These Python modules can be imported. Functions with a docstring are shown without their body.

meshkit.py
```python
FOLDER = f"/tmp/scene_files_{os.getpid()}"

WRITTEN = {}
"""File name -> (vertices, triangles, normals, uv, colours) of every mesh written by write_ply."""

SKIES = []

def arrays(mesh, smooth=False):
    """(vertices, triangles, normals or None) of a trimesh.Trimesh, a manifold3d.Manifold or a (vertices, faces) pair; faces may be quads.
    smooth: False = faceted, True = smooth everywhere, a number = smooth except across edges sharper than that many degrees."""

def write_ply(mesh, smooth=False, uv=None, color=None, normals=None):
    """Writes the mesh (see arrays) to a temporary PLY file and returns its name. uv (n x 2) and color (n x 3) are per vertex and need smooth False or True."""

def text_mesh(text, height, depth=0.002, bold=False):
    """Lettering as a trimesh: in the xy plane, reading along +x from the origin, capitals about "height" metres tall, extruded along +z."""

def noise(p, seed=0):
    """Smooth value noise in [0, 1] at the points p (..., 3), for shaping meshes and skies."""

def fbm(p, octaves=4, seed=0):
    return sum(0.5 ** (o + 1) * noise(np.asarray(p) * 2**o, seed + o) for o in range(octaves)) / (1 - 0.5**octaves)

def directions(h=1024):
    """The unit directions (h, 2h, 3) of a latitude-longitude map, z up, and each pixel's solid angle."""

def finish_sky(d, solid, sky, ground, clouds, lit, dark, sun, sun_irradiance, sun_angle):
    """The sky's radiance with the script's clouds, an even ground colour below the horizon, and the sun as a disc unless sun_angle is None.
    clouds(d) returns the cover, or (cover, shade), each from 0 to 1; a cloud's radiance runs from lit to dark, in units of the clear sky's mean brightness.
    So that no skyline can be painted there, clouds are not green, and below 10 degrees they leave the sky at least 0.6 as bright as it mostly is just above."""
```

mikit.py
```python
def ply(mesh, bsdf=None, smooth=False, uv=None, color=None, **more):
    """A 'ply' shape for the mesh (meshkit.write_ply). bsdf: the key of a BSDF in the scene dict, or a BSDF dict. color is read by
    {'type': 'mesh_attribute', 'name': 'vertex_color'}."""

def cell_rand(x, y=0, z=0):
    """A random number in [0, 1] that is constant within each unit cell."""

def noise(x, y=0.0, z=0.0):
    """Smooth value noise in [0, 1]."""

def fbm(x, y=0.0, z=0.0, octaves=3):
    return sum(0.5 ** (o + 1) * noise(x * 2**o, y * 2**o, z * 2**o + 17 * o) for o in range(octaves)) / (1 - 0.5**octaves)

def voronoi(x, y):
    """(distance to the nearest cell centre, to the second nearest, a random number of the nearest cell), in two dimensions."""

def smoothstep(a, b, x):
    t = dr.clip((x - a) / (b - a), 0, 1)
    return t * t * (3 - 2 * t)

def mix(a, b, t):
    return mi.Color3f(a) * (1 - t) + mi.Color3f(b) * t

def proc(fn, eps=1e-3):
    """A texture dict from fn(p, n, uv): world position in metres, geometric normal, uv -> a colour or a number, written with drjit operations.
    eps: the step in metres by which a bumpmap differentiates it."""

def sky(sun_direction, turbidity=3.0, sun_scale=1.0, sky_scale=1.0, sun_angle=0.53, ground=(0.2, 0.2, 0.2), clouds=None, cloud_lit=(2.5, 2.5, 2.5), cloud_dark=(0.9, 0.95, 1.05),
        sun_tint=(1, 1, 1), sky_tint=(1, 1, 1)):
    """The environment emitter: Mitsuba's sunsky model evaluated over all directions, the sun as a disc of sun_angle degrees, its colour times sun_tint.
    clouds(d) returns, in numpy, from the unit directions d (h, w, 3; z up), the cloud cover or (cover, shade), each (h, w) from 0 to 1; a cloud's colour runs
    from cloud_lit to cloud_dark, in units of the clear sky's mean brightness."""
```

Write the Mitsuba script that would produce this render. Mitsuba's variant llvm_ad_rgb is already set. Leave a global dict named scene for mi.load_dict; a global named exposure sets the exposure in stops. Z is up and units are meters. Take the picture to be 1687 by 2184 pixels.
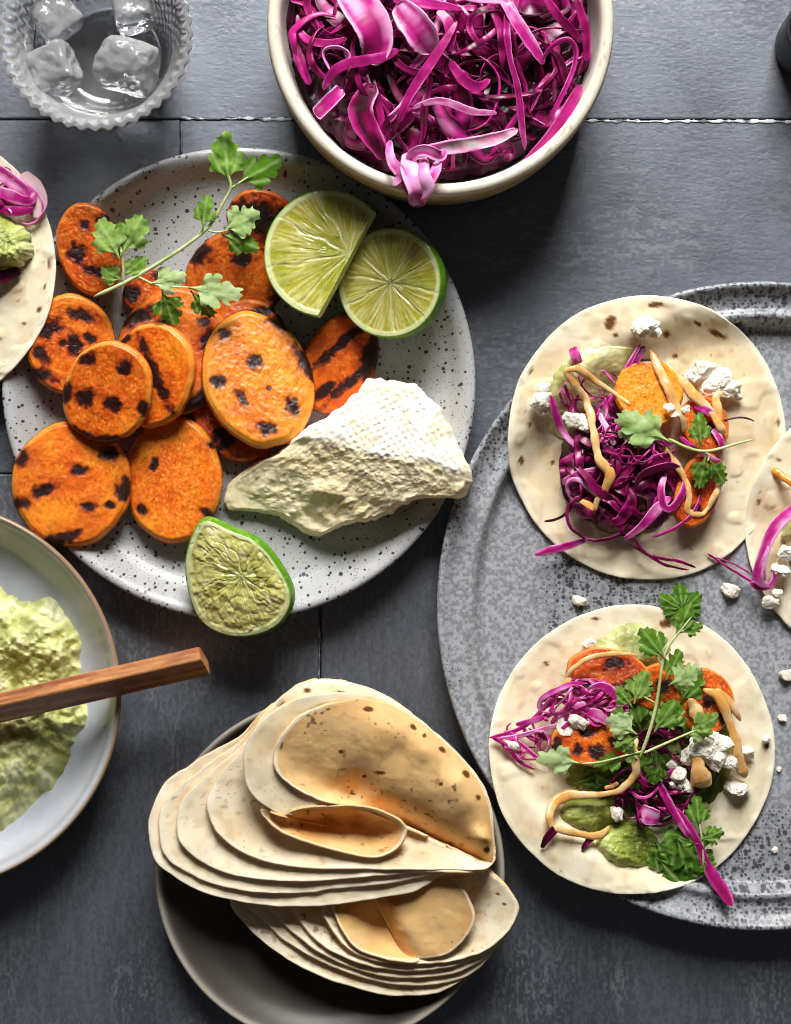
import math
import numpy as np
import trimesh
import mitsuba as mi
import drjit as dr
import mikit
import meshkit
from scipy.interpolate import RBFInterpolator, CubicSpline

T = mi.ScalarTransform4f
S = 0.25e-3                 # metres per working unit (0.25 mm)
HC = 4000.0                 # camera height in working units (1 m)

# ------------------------------------------------------------------ camera, light, exposure
scene, labels = {}, {}
exposure = 0.0
FOVX = 2 * math.degrees(math.atan(843.5 / HC))
scene['camera'] = {'type': 'perspective', 'fov': FOVX, 'fov_axis': 'x', 'near_clip': 0.05, 'far_clip': 20.0,
                   'to_world': T().look_at(origin=[0, 0, HC * S], target=[0, 0, 0], up=[0, 1, 0])}
LAMP_POS, LAMP_AIM, LAMP_W, LAMP_H, LAMP_E = (0.06, 1.78, 1.28), (0.03, 0.0, 0.0), 0.50, 0.50, 30.0
scene['window_lamp'] = {'type': 'rectangle',
                        'to_world': T().look_at(origin=LAMP_POS, target=LAMP_AIM, up=[0, 0, 1]).scale([LAMP_W, LAMP_H, 1]),
                        'emitter': {'type': 'area', 'radiance': {'type': 'rgb', 'value': [LAMP_E, LAMP_E * 0.985, LAMP_E * 0.95]}}}
labels['window_lamp'] = {'label': 'large soft white lamp standing beyond the top edge of the table', 'category': 'lamp'}
scene['room_light'] = {'type': 'constant', 'radiance': {'type': 'rgb', 'value': [0.034, 0.033, 0.032]}}


# ------------------------------------------------------------------ helpers
def L(h):
    c = np.array([int(h[i:i + 2], 16) for i in (0, 2, 4)]) / 255.0
    return np.where(c <= 0.04045, c / 12.92, ((c + 0.055) / 1.055) ** 2.4)


def lerp(a, b, t):
    t = np.asarray(t, float)[..., None]
    return np.asarray(a, float) * (1 - t) + np.asarray(b, float) * t


def sstep(a, b, x):
    t = np.clip((np.asarray(x, float) - a) / (b - a), 0, 1)
    return t * t * (3 - 2 * t)


def nz(p, f=1.0, seed=0):
    return meshkit.noise(np.asarray(p, float) * f, seed)


def fb(p, f=1.0, octaves=4, seed=0):
    return meshkit.fbm(np.asarray(p, float) * f, octaves, seed)


def P(px, py, z=0.0):
    """A point of the table scene, in working units: picture measures taken at table scale, corrected for height."""
    k = 1 - np.asarray(z, float) / HC
    return np.stack(np.broadcast_arrays((np.asarray(px, float) - 843.5) * k, (1091.5 - np.asarray(py, float)) * k, np.asarray(z, float)), -1)


def number(name):
    if name not in labels and name not in scene and not any(k.startswith(name + '__') for k in scene):
        return name
    i = 1
    while True:
        k = f'{name}_{i:03d}'
        if k not in labels and k not in scene and not any(q.startswith(k + '__') for q in scene):
            return k
        i += 1


def thing(name, label, cat, group=None):
    key = number(name)
    labels[key] = {'label': label, 'category': cat}
    if group:
        labels[key]['group'] = group
    return key


def put(key, mesh, bsdf, color=None, smooth=True, kind=None, label=None):
    """One entry of the scene. mesh: (vertices, faces) in working units."""
    if '__' in key:
        key = number(key)
    v, f = mesh
    scene[key] = mikit.ply((np.asarray(v, float) * S, f), bsdf, smooth=smooth, color=color)
    if kind or label:
        labels.setdefault(key, {})
        if kind:
            labels[key]['kind'] = kind
        if label:
            labels[key]['label'] = label
    return key


def catmull(pts, n, closed=False):
    p = np.asarray(pts, float)
    if closed:
        p = np.vstack([p, p[:1]])
    d = np.maximum(np.linalg.norm(np.diff(p[:, :2] if p.shape[1] > 2 and closed else p, axis=0), axis=1), 1e-6) ** 0.5
    t = np.concatenate([[0], np.cumsum(d)])
    cs = CubicSpline(t, p, bc_type='periodic' if closed else 'natural')
    return cs(np.linspace(0, t[-1], n + 1)[:-1] if closed else np.linspace(0, t[-1], n))


def vnormals(v, f):
    n = np.zeros_like(v)
    c = np.cross(v[f[:, 1]] - v[f[:, 0]], v[f[:, 2]] - v[f[:, 0]])
    for k in range(3):
        np.add.at(n, f[:, k], c)
    return n / np.maximum(np.linalg.norm(n, axis=1, keepdims=True), 1e-12)


def fan(outline, center, rings, power=1.0):
    """Disc-like grid over a star-shaped outline (n,2+). Returns points (1+rings*n, dims), t, faces (counter-clockwise if the outline is)."""
    o, c = np.asarray(outline, float), np.asarray(center, float)
    n = len(o)
    ts = np.linspace(0, 1, rings + 1)[1:] ** power
    pts = [c[None]] + [c + (o - c) * t for t in ts]
    i = np.arange(n)
    j = (i + 1) % n
    faces = [np.stack([i * 0, 1 + i, 1 + j], 1)]
    for r in range(rings - 1):
        a, b = 1 + r * n, 1 + (r + 1) * n
        faces += [np.stack([a + i, b + i, b + j], 1), np.stack([a + i, b + j, a + j], 1)]
    return np.vstack(pts), np.concatenate([[0], np.repeat(ts, n)]), np.vstack(faces)


def solid(top, faces, n, th, edge=0.5, bottom=None, flip=False):
    """Closes a fan grid into a slab: th along the vertex normals (or down to z=bottom). Returns vertices, faces, source index, side flag."""
    nv = len(top)
    nm = vnormals(top, faces)
    if nm[:, 2].mean() < 0:
        faces, nm = faces[:, ::-1], -nm
        flipw = True
    else:
        flipw = False
    if bottom is None:
        bot = top - nm * th
    else:
        bot = top.copy()
        bot[:, 2] = bottom
    last = np.arange(nv - n, nv)
    prev = np.arange(nv - 2 * n, nv - n)
    out = top[last] - top[prev]
    out -= nm[last] * (out * nm[last]).sum(1, keepdims=True)
    out /= np.maximum(np.linalg.norm(out, axis=1, keepdims=True), 1e-9)
    span = np.linalg.norm(top[last] - bot[last], axis=1, keepdims=True)
    mid1 = top[last] * 0.75 + bot[last] * 0.25 + out * span * edge * 0.8
    mid2 = top[last] * 0.25 + bot[last] * 0.75 + out * span * edge * 0.8
    v = np.vstack([top, bot, mid1, mid2])
    i = np.arange(n)
    j = (i + 1) % n
    t0, b0, m1, m2 = nv - n, 2 * nv - n, 2 * nv, 2 * nv + n
    side = []
    for a, b in ((t0, m1), (m1, m2), (m2, b0)):
        side += [np.stack([a + i, b + i, b + j], 1), np.stack([a + i, b + j, a + j], 1)]
    side = np.vstack(side)
    if flipw:
        side = side[:, ::-1]
    f = np.vstack([faces, faces[:, ::-1] + nv, side])
    src = np.concatenate([np.arange(nv), np.arange(nv), last, last])
    flag = np.concatenate([np.zeros(nv), np.full(nv, 2), np.ones(2 * n)])
    return v, f, src, flag


def lathe(profile, n=180, wobble=0.0, seed=0):
    p = np.asarray(profile, float)
    a = np.arange(n) / n * 2 * np.pi
    w = 1 + wobble * (fb(np.stack([np.cos(a) * 1.3, np.sin(a) * 1.3, a * 0], 1), 1.0, 2, seed) - 0.5)
    v = np.stack([p[:, 0, None] * np.cos(a) * w, p[:, 0, None] * np.sin(a) * w, np.broadcast_to(p[:, 1, None], (len(p), n))], -1).reshape(-1, 3)
    i = np.arange(n)
    j = (i + 1) % n
    f = []
    for r in range(len(p) - 1):
        x, y = r * n, (r + 1) * n
        f += [np.stack([x + i, x + j, y + j], 1), np.stack([x + i, y + j, y + i], 1)]
    return v, np.vstack(f)


def smooth_profile(pts, n):
    return catmull(pts, n)


def tube(pts, r, sides=8, ns=None):
    p = catmull(pts, ns or max(8, len(pts) * 6))
    r = np.interp(np.linspace(0, 1, len(p)), np.linspace(0, 1, len(np.atleast_1d(r))), np.atleast_1d(r)) if np.ndim(r) else np.full(len(p), float(r))
    return ribbon(p, r * 2, r * 2, sides=sides, ready=True)


def ribbon(pts, w, th, sides=10, ns=36, roll=0.0, roll_end=None, curl=0.0, ready=False, taper=True):
    """A strip of elliptic section along a path. Returns vertices, faces, u (0..1 along), v (-1..1 across)."""
    p = np.asarray(pts, float) if ready else catmull(pts, ns)
    n = len(p)
    u = np.linspace(0, 1, n)
    t = np.gradient(p, axis=0)
    t /= np.maximum(np.linalg.norm(t, axis=1, keepdims=True), 1e-9)
    up = np.array([0, 0, 1.0])
    side = np.cross(up, t)
    bad = np.linalg.norm(side, axis=1) < 0.15
    side[bad] = np.cross(np.array([0.6, 0.8, 0]), t[bad])
    side /= np.maximum(np.linalg.norm(side, axis=1, keepdims=True), 1e-9)
    nn = np.cross(t, side)
    ro = roll + ((roll if roll_end is None else roll_end) - roll) * u
    c, s = np.cos(ro)[:, None], np.sin(ro)[:, None]
    a, b = side * c + nn * s, nn * c - side * s
    w = np.broadcast_to(w, (n,)).astype(float) if np.ndim(w) == 0 or len(np.atleast_1d(w)) == n else np.interp(u, np.linspace(0, 1, len(w)), w)
    th = np.broadcast_to(th, (n,)).astype(float) if np.ndim(th) == 0 or len(np.atleast_1d(th)) == n else np.interp(u, np.linspace(0, 1, len(th)), th)
    k = np.ones(n)
    if taper:
        k = np.minimum(1, np.sqrt(np.clip(np.minimum(u, 1 - u) * n / 2.5, 0.02, 1)))
    ang = np.arange(sides) / sides * 2 * np.pi
    ca, sa = np.cos(ang), np.sin(ang)
    x = np.sign(ca) * np.abs(ca) ** 0.8
    v = p[:, None] + a[:, None] * (x[None, :] * w[:, None] * k[:, None] / 2)[..., None] + b[:, None] * (sa[None, :] * (th * k)[:, None] / 2 + curl * (x ** 2)[None, :] * w[:, None])[..., None]
    i = np.arange(sides)
    j = (i + 1) % sides
    f = []
    for r in range(n - 1):
        q, y = r * sides, (r + 1) * sides
        f += [np.stack([q + i, y + j, y + i], 1), np.stack([q + i, q + j, y + j], 1)]
    v = v.reshape(-1, 3)
    e0, e1 = len(v), len(v) + 1
    v = np.vstack([v, p[0], p[-1]])
    f += [np.stack([i * 0 + e0, j, i], 1), np.stack([i * 0 + e1, (n - 1) * sides + i, (n - 1) * sides + j], 1)]
    uu = np.concatenate([np.repeat(u, sides), [0, 1]])
    vv = np.concatenate([np.tile(x, n), [0, 0]])
    f = np.vstack(f)
    cen = v.mean(0)
    return v, f[:, ::-1], uu, vv


def rot(axis, deg):
    return trimesh.transformations.rotation_matrix(math.radians(deg), axis)[:3, :3]


def tilt_to(az, deg):
    """Rotation that leans an upright normal towards picture azimuth az (0 = right, 90 = up in the picture)."""
    a = math.radians(az)
    return rot([-math.sin(a), math.cos(a), 0], deg)


# ------------------------------------------------------------------ materials
VC = {'type': 'mesh_attribute', 'name': 'vertex_color'}


def principled(color, rough, spec=0.5, **more):
    return {'type': 'twosided', 'bsdf': {'type': 'principled', 'base_color': color, 'roughness': rough, 'specular': spec, **more}}


scene['mat_matte'] = principled(VC, 0.75, 0.25)
scene['mat_dough'] = principled(VC, 0.95, 0.08)
scene['mat_satin'] = principled(VC, 0.45, 0.45)
scene['mat_wet'] = principled(VC, 0.33, 0.45)
scene['mat_potato'] = principled(VC, 0.38, 0.45)
scene['mat_juice'] = principled(VC, 0.2, 0.6)
scene['mat_glaze'] = principled(VC, 0.2, 0.5)
scene['mat_leaf'] = {'type': 'principledthin', 'base_color': VC, 'roughness': 0.42, 'diff_trans': 0.55, 'eta': 1.4}
scene['mat_glass'] = {'type': 'principled', 'base_color': {'type': 'rgb', 'value': [0.95, 0.96, 0.97]}, 'roughness': 0.03, 'spec_trans': 0.76, 'eta': 1.5}
scene['mat_water'] = {'type': 'thindielectric', 'int_ior': 1.33, 'ext_ior': 1.0}
scene['mat_ice'] = {'type': 'principled', 'base_color': {'type': 'rgb', 'value': [0.95, 0.96, 0.98]}, 'roughness': 0.03, 'spec_trans': 0.76, 'eta': 1.31}


def streaks(x, y):
    """Brushed paint: long along x."""
    return 0.40 * mikit.fbm(x * 90, y * 600, 0.0, 3) + 0.60 * mikit.fbm(x * 520, y * 800, 5.0, 3)


def paint(horizontal):
    def axes(p):
        return (p.x, p.y) if horizontal else (p.y, p.x)

    def color(p, n, uv):
        x, y = axes(p)
        s = streaks(x, y)
        blot = mikit.fbm(p.x * 14, p.y * 14, 3.0, 4)
        k = mikit.smoothstep(0.30, 0.72, s) * 0.8 + 0.2 * blot
        c = mikit.mix(mi.Color3f(0.0215, 0.0240, 0.0300), mi.Color3f(0.050, 0.0545, 0.066), k)
        worn = mikit.smoothstep(0.50, 0.74, mikit.fbm(x * 16, y * 34, 9.0, 4)) * mikit.smoothstep(0.46, 0.70, s)
        return mikit.mix(c, mi.Color3f(0.18, 0.19, 0.215), worn * 0.34)

    def rough(p, n, uv):
        x, y = axes(p)
        return 0.34 + 0.20 * mikit.fbm(p.x * 30, p.y * 30, 1.0, 3) + 0.05 * streaks(x, y)

    def bump(p, n, uv):
        x, y = axes(p)
        return streaks(x, y) * 0.5 + 0.5 * mikit.fbm(x * 500, y * 900, 2.0, 2)

    return {'type': 'twosided', 'bsdf': {'type': 'bumpmap', 'scale': 0.00013, 'arbitrary': mikit.proc(bump, 2e-4),
            'bsdf': {'type': 'principled', 'base_color': mikit.proc(color), 'roughness': mikit.proc(rough), 'eta': 2.7, 'spec_tint': 0.75}}}


scene['mat_paint_across'] = paint(True)
scene['mat_paint_along'] = paint(False)


def speckle(p, n, uv):
    d, _, r = mikit.voronoi(p.x * 260, p.y * 260)
    d2, _, r2 = mikit.voronoi(p.x * 620 + 7.3, p.y * 620 - 2.1)
    d3, _, r3 = mikit.voronoi(p.x * 110 - 4.0, p.y * 110 + 9.0)
    spot = mikit.smoothstep(0.0, 0.08, 0.24 * mikit.smoothstep(0.25, 0.9, r) - d)
    fine = mikit.smoothstep(0.0, 0.1, 0.28 * mikit.smoothstep(0.45, 1.0, r2) - d2)
    big = mikit.smoothstep(0.0, 0.05, 0.15 * mikit.smoothstep(0.5, 1.0, r3) - d3)
    g = mikit.fbm(p.x * 30, p.y * 30, 2.0, 3)
    base = mikit.mix(mi.Color3f(0.36, 0.357, 0.355), mi.Color3f(0.48, 0.482, 0.495), g)
    base = mikit.mix(base, mi.Color3f(0.10, 0.085, 0.075), fine * 0.7)
    return mikit.mix(base, mi.Color3f(0.022, 0.02, 0.024), dr.maximum(spot, big) * 0.95)


scene['mat_speckled_glaze'] = principled(mikit.proc(speckle), 0.38, 0.5)


def stone(p, n, uv):
    d, _, r = mikit.voronoi(p.x * 560, p.y * 560)
    d2, _, r2 = mikit.voronoi(p.x * 190 + 3.0, p.y * 190 + 1.0)
    patch = mikit.fbm(p.x * 17, p.y * 17, 4.0, 4)
    mott = mikit.fbm(p.x * 640, p.y * 640, 1.0, 3)
    dens = mikit.smoothstep(0.38, 0.60, patch)
    small = mikit.smoothstep(0.0, 0.26, (0.20 + 0.50 * dens) * mikit.smoothstep(0.2, 1.0, r) - d)
    big = mikit.smoothstep(0.0, 0.18, (0.15 + 0.20 * dens) * mikit.smoothstep(0.35, 1.0, r2) - d2)
    d3, _, r3 = mikit.voronoi(p.x * 120 - 2.0, p.y * 120 + 5.0)
    blot = mikit.smoothstep(0.0, 0.12, (0.04 + 0.22 * dens) * mikit.smoothstep(0.3, 1.0, r3) - d3 + 0.10 * (mikit.fbm(p.x * 500, p.y * 500, 6.0, 2) - 0.5))
    base = mikit.mix(mi.Color3f(0.225, 0.236, 0.260), mi.Color3f(0.385, 0.398, 0.428), mikit.smoothstep(0.3, 0.7, mott))
    base = mikit.mix(base, mi.Color3f(0.15, 0.155, 0.168), dens * 0.25)
    return mikit.mix(base, mi.Color3f(0.030, 0.032, 0.040), dr.maximum(dr.maximum(small * 0.82, big * 0.88), blot * 0.9))


scene['mat_stone_glaze'] = principled(mikit.proc(stone), 0.36, 0.5)


# ------------------------------------------------------------------ the table
def plank(x0, y0, x1, y1, z=0.0, ch=3.0, depth=120):
    g = 1.2
    a, b = P(x0 + g, y1 - g), P(x1 - g, y0 + g)
    xs, ys = (a[0], b[0]), (a[1], b[1])
    def ring(i, zz):
        return [[xs[0] + i, ys[0] + i, zz], [xs[1] - i, ys[0] + i, zz], [xs[1] - i, ys[1] - i, zz], [xs[0] + i, ys[1] - i, zz]]
    v = np.array(ring(0, z - depth) + ring(0, z - ch) + ring(ch, z))
    f = [[0, 3, 2], [0, 2, 1], [8, 9, 10], [8, 10, 11]]
    for q in (0, 4):
        for i in range(4):
            j = (i + 1) % 4
            f += [[q + i, q + j, q + 4 + j], [q + i, q + 4 + j, q + 4 + i]]
    return v, np.array(f)


table = thing('table', 'dark grey painted plank table that everything stands on', 'table')
put('table__plank', plank(-1800, -2600, 3500, 254), 'mat_paint_across', smooth=False)
put('table__plank', plank(385, 254, 3500, 1010, -0.6), 'mat_paint_across', smooth=False)
put('table__plank', plank(-1800, 254, 385, 1010, -1.2), 'mat_paint_across', smooth=False)
put('table__plank', plank(-1800, 1010, 683, 5000, -0.8), 'mat_paint_along', smooth=False)
put('table__plank', plank(683, 1010, 3500, 5000, 0.0), 'mat_paint_along', smooth=False)


def seam(a, b, w, seed, tone):
    n = 260
    u = np.linspace(0, 1, n)
    p = np.array(a) + (np.array(b) - np.array(a)) * u[:, None]
    d = (np.array(b) - np.array(a)) / np.linalg.norm(np.array(b) - np.array(a))
    q = np.array([-d[1], d[0]])
    length = np.linalg.norm(np.array(b) - np.array(a))
    s = np.stack([u * length / 9, u * 0 + seed, u * 0], 1)
    k = fb(s, 1.0, 3, seed)
    ww = w * np.clip((k - 0.22) * 2.4, 0.3, 1.2)
    off = (fb(s, 0.5, 2, seed + 5) - 0.5) * 4
    pts = P(*(p + q * off[:, None]).T, 0.9)
    v, f, uu, vv = ribbon(pts, ww, 1.8 + ww * 0.12, sides=8, ready=True)
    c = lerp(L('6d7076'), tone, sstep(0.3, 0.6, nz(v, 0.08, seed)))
    return (v, f), c


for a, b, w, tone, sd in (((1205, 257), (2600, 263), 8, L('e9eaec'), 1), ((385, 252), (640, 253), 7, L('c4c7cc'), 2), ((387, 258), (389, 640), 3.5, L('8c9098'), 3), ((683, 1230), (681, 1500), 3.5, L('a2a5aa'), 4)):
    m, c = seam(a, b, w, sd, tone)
    put('table__worn_lit_edge', m, 'mat_matte', c)  # chipped, worn paint edge; its bright highlight is put into the pale colour


# ------------------------------------------------------------------ ceramics
def grid_round(mesh, center):
    v, f = mesh
    return v + center, f


def place_xy(px, py, zrim):
    c = P(px, py, zrim)
    c[2] = 0
    return c


# white speckled plate
k = 1 - 84 / HC
spk = thing('speckled_plate', 'white plate with fine black speckles under the grilled slices and limes', 'plate')
prof = smooth_profile([(0, 4), (150, 4), (300, 4), (318, 0), (330, 4), (380, 16), (440, 40), (486, 66), (500, 74), (505, 82), (498, 88), (486, 85), (473, 74), (456, 52), (432, 36), (400, 28), (350, 24.5), (200, 23), (0, 23)], 150)
prof[:, 0] = np.maximum(prof[:, 0] * k, 0)
v, f = lathe(prof, 260, 0.012, 3)
put(spk, grid_round((v, f), place_xy(510, 818, 84)), 'mat_speckled_glaze')

# big grey plate
gp = thing('stoneware_plate', 'large grey mottled stoneware plate carrying the tacos on the right', 'plate')
k = 1 - 78 / HC
prof = np.array([(0, 5), (300, 5), (500, 5), (520, 0), (534, 5), (575, 12), (640, 30), (672, 48), (688, 64), (693, 74), (691, 80), (685, 82), (678, 78), (668, 69), (654, 62), (640, 60), (632, 63), (625, 67), (617, 66), (611, 58), (606, 44), (598, 33), (586, 29), (560, 28), (500, 28), (300, 28), (0, 28)], float)
prof = smooth_profile(prof, 190)
prof[:, 0] = np.maximum(prof[:, 0] * k, 0)
v, f = lathe(prof, 320, 0.006, 8)
put(gp, grid_round((v, f), place_xy(1624, 1293, 78)), 'mat_stone_glaze')
GPZ = 28.5


def ceramic(profile, center, px, n, color, bsdf='mat_glaze', wob=0.006, seed=1, key=None, zr=0):
    v, f = lathe(profile, n, wob, seed)
    r = np.linalg.norm(v[:, :2], axis=1)
    put(key, (v + center, f), bsdf, color(v, r, np.repeat(np.arange(len(profile)), n)))


# plate under the guacamole: blue grey glaze, brown rim
ap = thing('dip_plate', 'blue grey glazed plate with brown rim holding green dip', 'plate')
k = 1 - 112 / HC
prof = smooth_profile([(0, 4), (200, 4), (280, 3), (290, 0), (302, 6), (350, 30), (392, 72), (410, 100), (414, 112), (409, 117), (402, 113), (392, 98), (372, 72), (345, 48), (310, 34), (260, 28), (150, 26), (0, 26)], 140)
prof[:, 0] = np.maximum(prof[:, 0] * k, 0)
npf = len(prof)
itop = int(np.argmax(prof[:, 1]))


def dip_col(v, r, i):
    out = i < itop - 1
    base = lerp(L('a9aeb8'), L('c3c8d2'), fb(v, 0.02, 3, 4))
    brown = lerp(L('4a2f22'), L('8a6246'), fb(v, 0.05, 3, 6))
    rim = np.exp(-((i - itop + 1) / 3.2) ** 2)
    ring = np.exp(-((i - itop - 9) / 2.5) ** 2) * 0.35
    c = np.where(out[:, None], brown, base)
    return lerp(lerp(c, L('a98b6b') * 0.8, rim), L('7d7460'), ring)


ceramic(prof, place_xy(-155, 1483, 112), None, 240, dip_col, key=ap)

# small plate under the folded tortillas
tp = thing('small_plate', 'small brown grey plate under the folded tortillas', 'plate')
k = 1 - 66 / HC
prof = smooth_profile([(0, 4), (180, 4), (240, 2), (250, 0), (262, 5), (310, 20), (350, 46), (368, 62), (373, 69), (369, 73), (361, 70), (348, 57), (322, 36), (290, 26), (200, 23), (0, 23)], 130)
prof[:, 0] = np.maximum(prof[:, 0] * k, 0)
itop2 = int(np.argmax(prof[:, 1]))
ceramic(prof, place_xy(704, 1858, 66), None, 220, lambda v, r, i: lerp(lerp(L('3a3531'), L('4a4540'), fb(v, 0.02, 3, 9)), L('a39a8e'), np.exp(-((i - itop2) / 4.0) ** 2)), key=tp, bsdf='mat_satin')

# bowl of slaw
bowl = thing('serving_bowl', 'cream stoneware bowl full of magenta slaw at the top', 'bowl')
k = 1 - 262 / HC
prof = smooth_profile([(0, 6), (180, 6), (240, 4), (262, 0), (280, 5), (326, 22), (354, 66), (364, 130), (369, 200), (371, 250), (366, 261), (356, 264), (347, 260), (342, 250), (338, 210), (328, 150), (308, 90), (260, 50), (160, 36), (0, 34)], 150)
prof[:, 0] = np.maximum(prof[:, 0] * k, 0)
itop3 = int(np.argmax(prof[:, 1]))


def bowl_col(v, r, i):
    out = i < itop3 - 4
    cream = lerp(L('d8d0bb'), L('e8e2d0'), fb(v, 0.03, 3, 2))
    tan = lerp(L('8d7a5e'), L('a8946f'), fb(v * [1, 1, 3], 0.02, 4, 5))
    c = lerp(cream, tan, sstep(0, 6, (itop3 - 3) - i))
    spots = sstep(0.72, 0.8, nz(v, 0.11, 3)) * sstep(0.5, 0.7, nz(v, 0.02, 4))
    c = lerp(c, L('8c5a34'), spots * 0.5)
    inside = sstep(4, 14, i - itop3)
    return lerp(c, L('c2bcc0'), inside * 0.5)


ceramic(prof, place_xy(940, 47, 262), None, 240, bowl_col, bsdf='mat_satin', key=bowl, wob=0.004)

# dark vessel cut off by the right edge of the picture
dv = thing('dark_cup', 'charcoal cup cut off by the right edge of the table view', 'cup')
prof = smooth_profile([(0, 2), (50, 2), (66, 0), (72, 10), (76, 80), (78, 150), (76, 158), (70, 156), (66, 140), (62, 40), (40, 14), (0, 12)], 70)
prof[:, 0] = np.maximum(prof[:, 0], 0)
ceramic(prof, place_xy(1757, 62, 150), None, 120, lambda v, r, i: lerp(L('1d1e20'), L('2c2d30'), fb(v, 0.03, 3, 2)), key=dv, bsdf='mat_satin')


# ------------------------------------------------------------------ food helpers
def rim_lift(cx, cy, r0, r1, z0, z1):
    def zf(X, Y):
        d = np.hypot(np.asarray(X, float) - cx, np.asarray(Y, float) - cy)
        return z0 + (z1 - z0) * sstep(r0, r1, d)
    return zf


zt = rim_lift(1624, 1293, 560, 662, GPZ + 11, 94)


def lift(pts):
    """Toppings on the big plate follow the tortillas up its rim."""
    p = np.array(pts, float)
    on = (p[..., 0] > 1000) & (p[..., 1] > 620)
    p[..., 2] += np.where(on, zt(p[..., 0], p[..., 1]) - (GPZ + 11), 0)
    return p

def spots_mask(xy, spots, seed=0, rough=0.55, soft=False):
    """Soft irregular spots (x, y, rx, ry, angle) over points; noise eats the edges."""
    m = np.zeros(len(xy))
    n = fb(np.column_stack([xy, np.zeros(len(xy))]), 0.09, 3, seed) - 0.5
    for x, y, rx, ry, a in spots:
        c, s = math.cos(math.radians(a)), math.sin(math.radians(a))
        dx, dy = xy[:, 0] - x, xy[:, 1] - y
        d = np.hypot((dx * c + dy * s) / rx, (-dx * s + dy * c) / ry) + n * rough
        m = np.maximum(m, (1 - 0.25 * nz(np.column_stack([xy, xy[:, 0] * 0]), 0.05, seed + 2)) * sstep(1.45, 0.45, d) if soft else sstep(1.1, 0.7, d))
    return m


def wobbly(n, rx, ry, amp, seed, lobes=1.6):
    a = np.arange(n) / n * 2 * np.pi
    w = 1 + amp * 2 * (fb(np.stack([np.cos(a) * lobes, np.sin(a) * lobes, a * 0 + seed * 3.1], 1), 1.0, 3, seed) - 0.5)
    return np.stack([rx * np.cos(a) * w, ry * np.sin(a) * w], 1)


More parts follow.
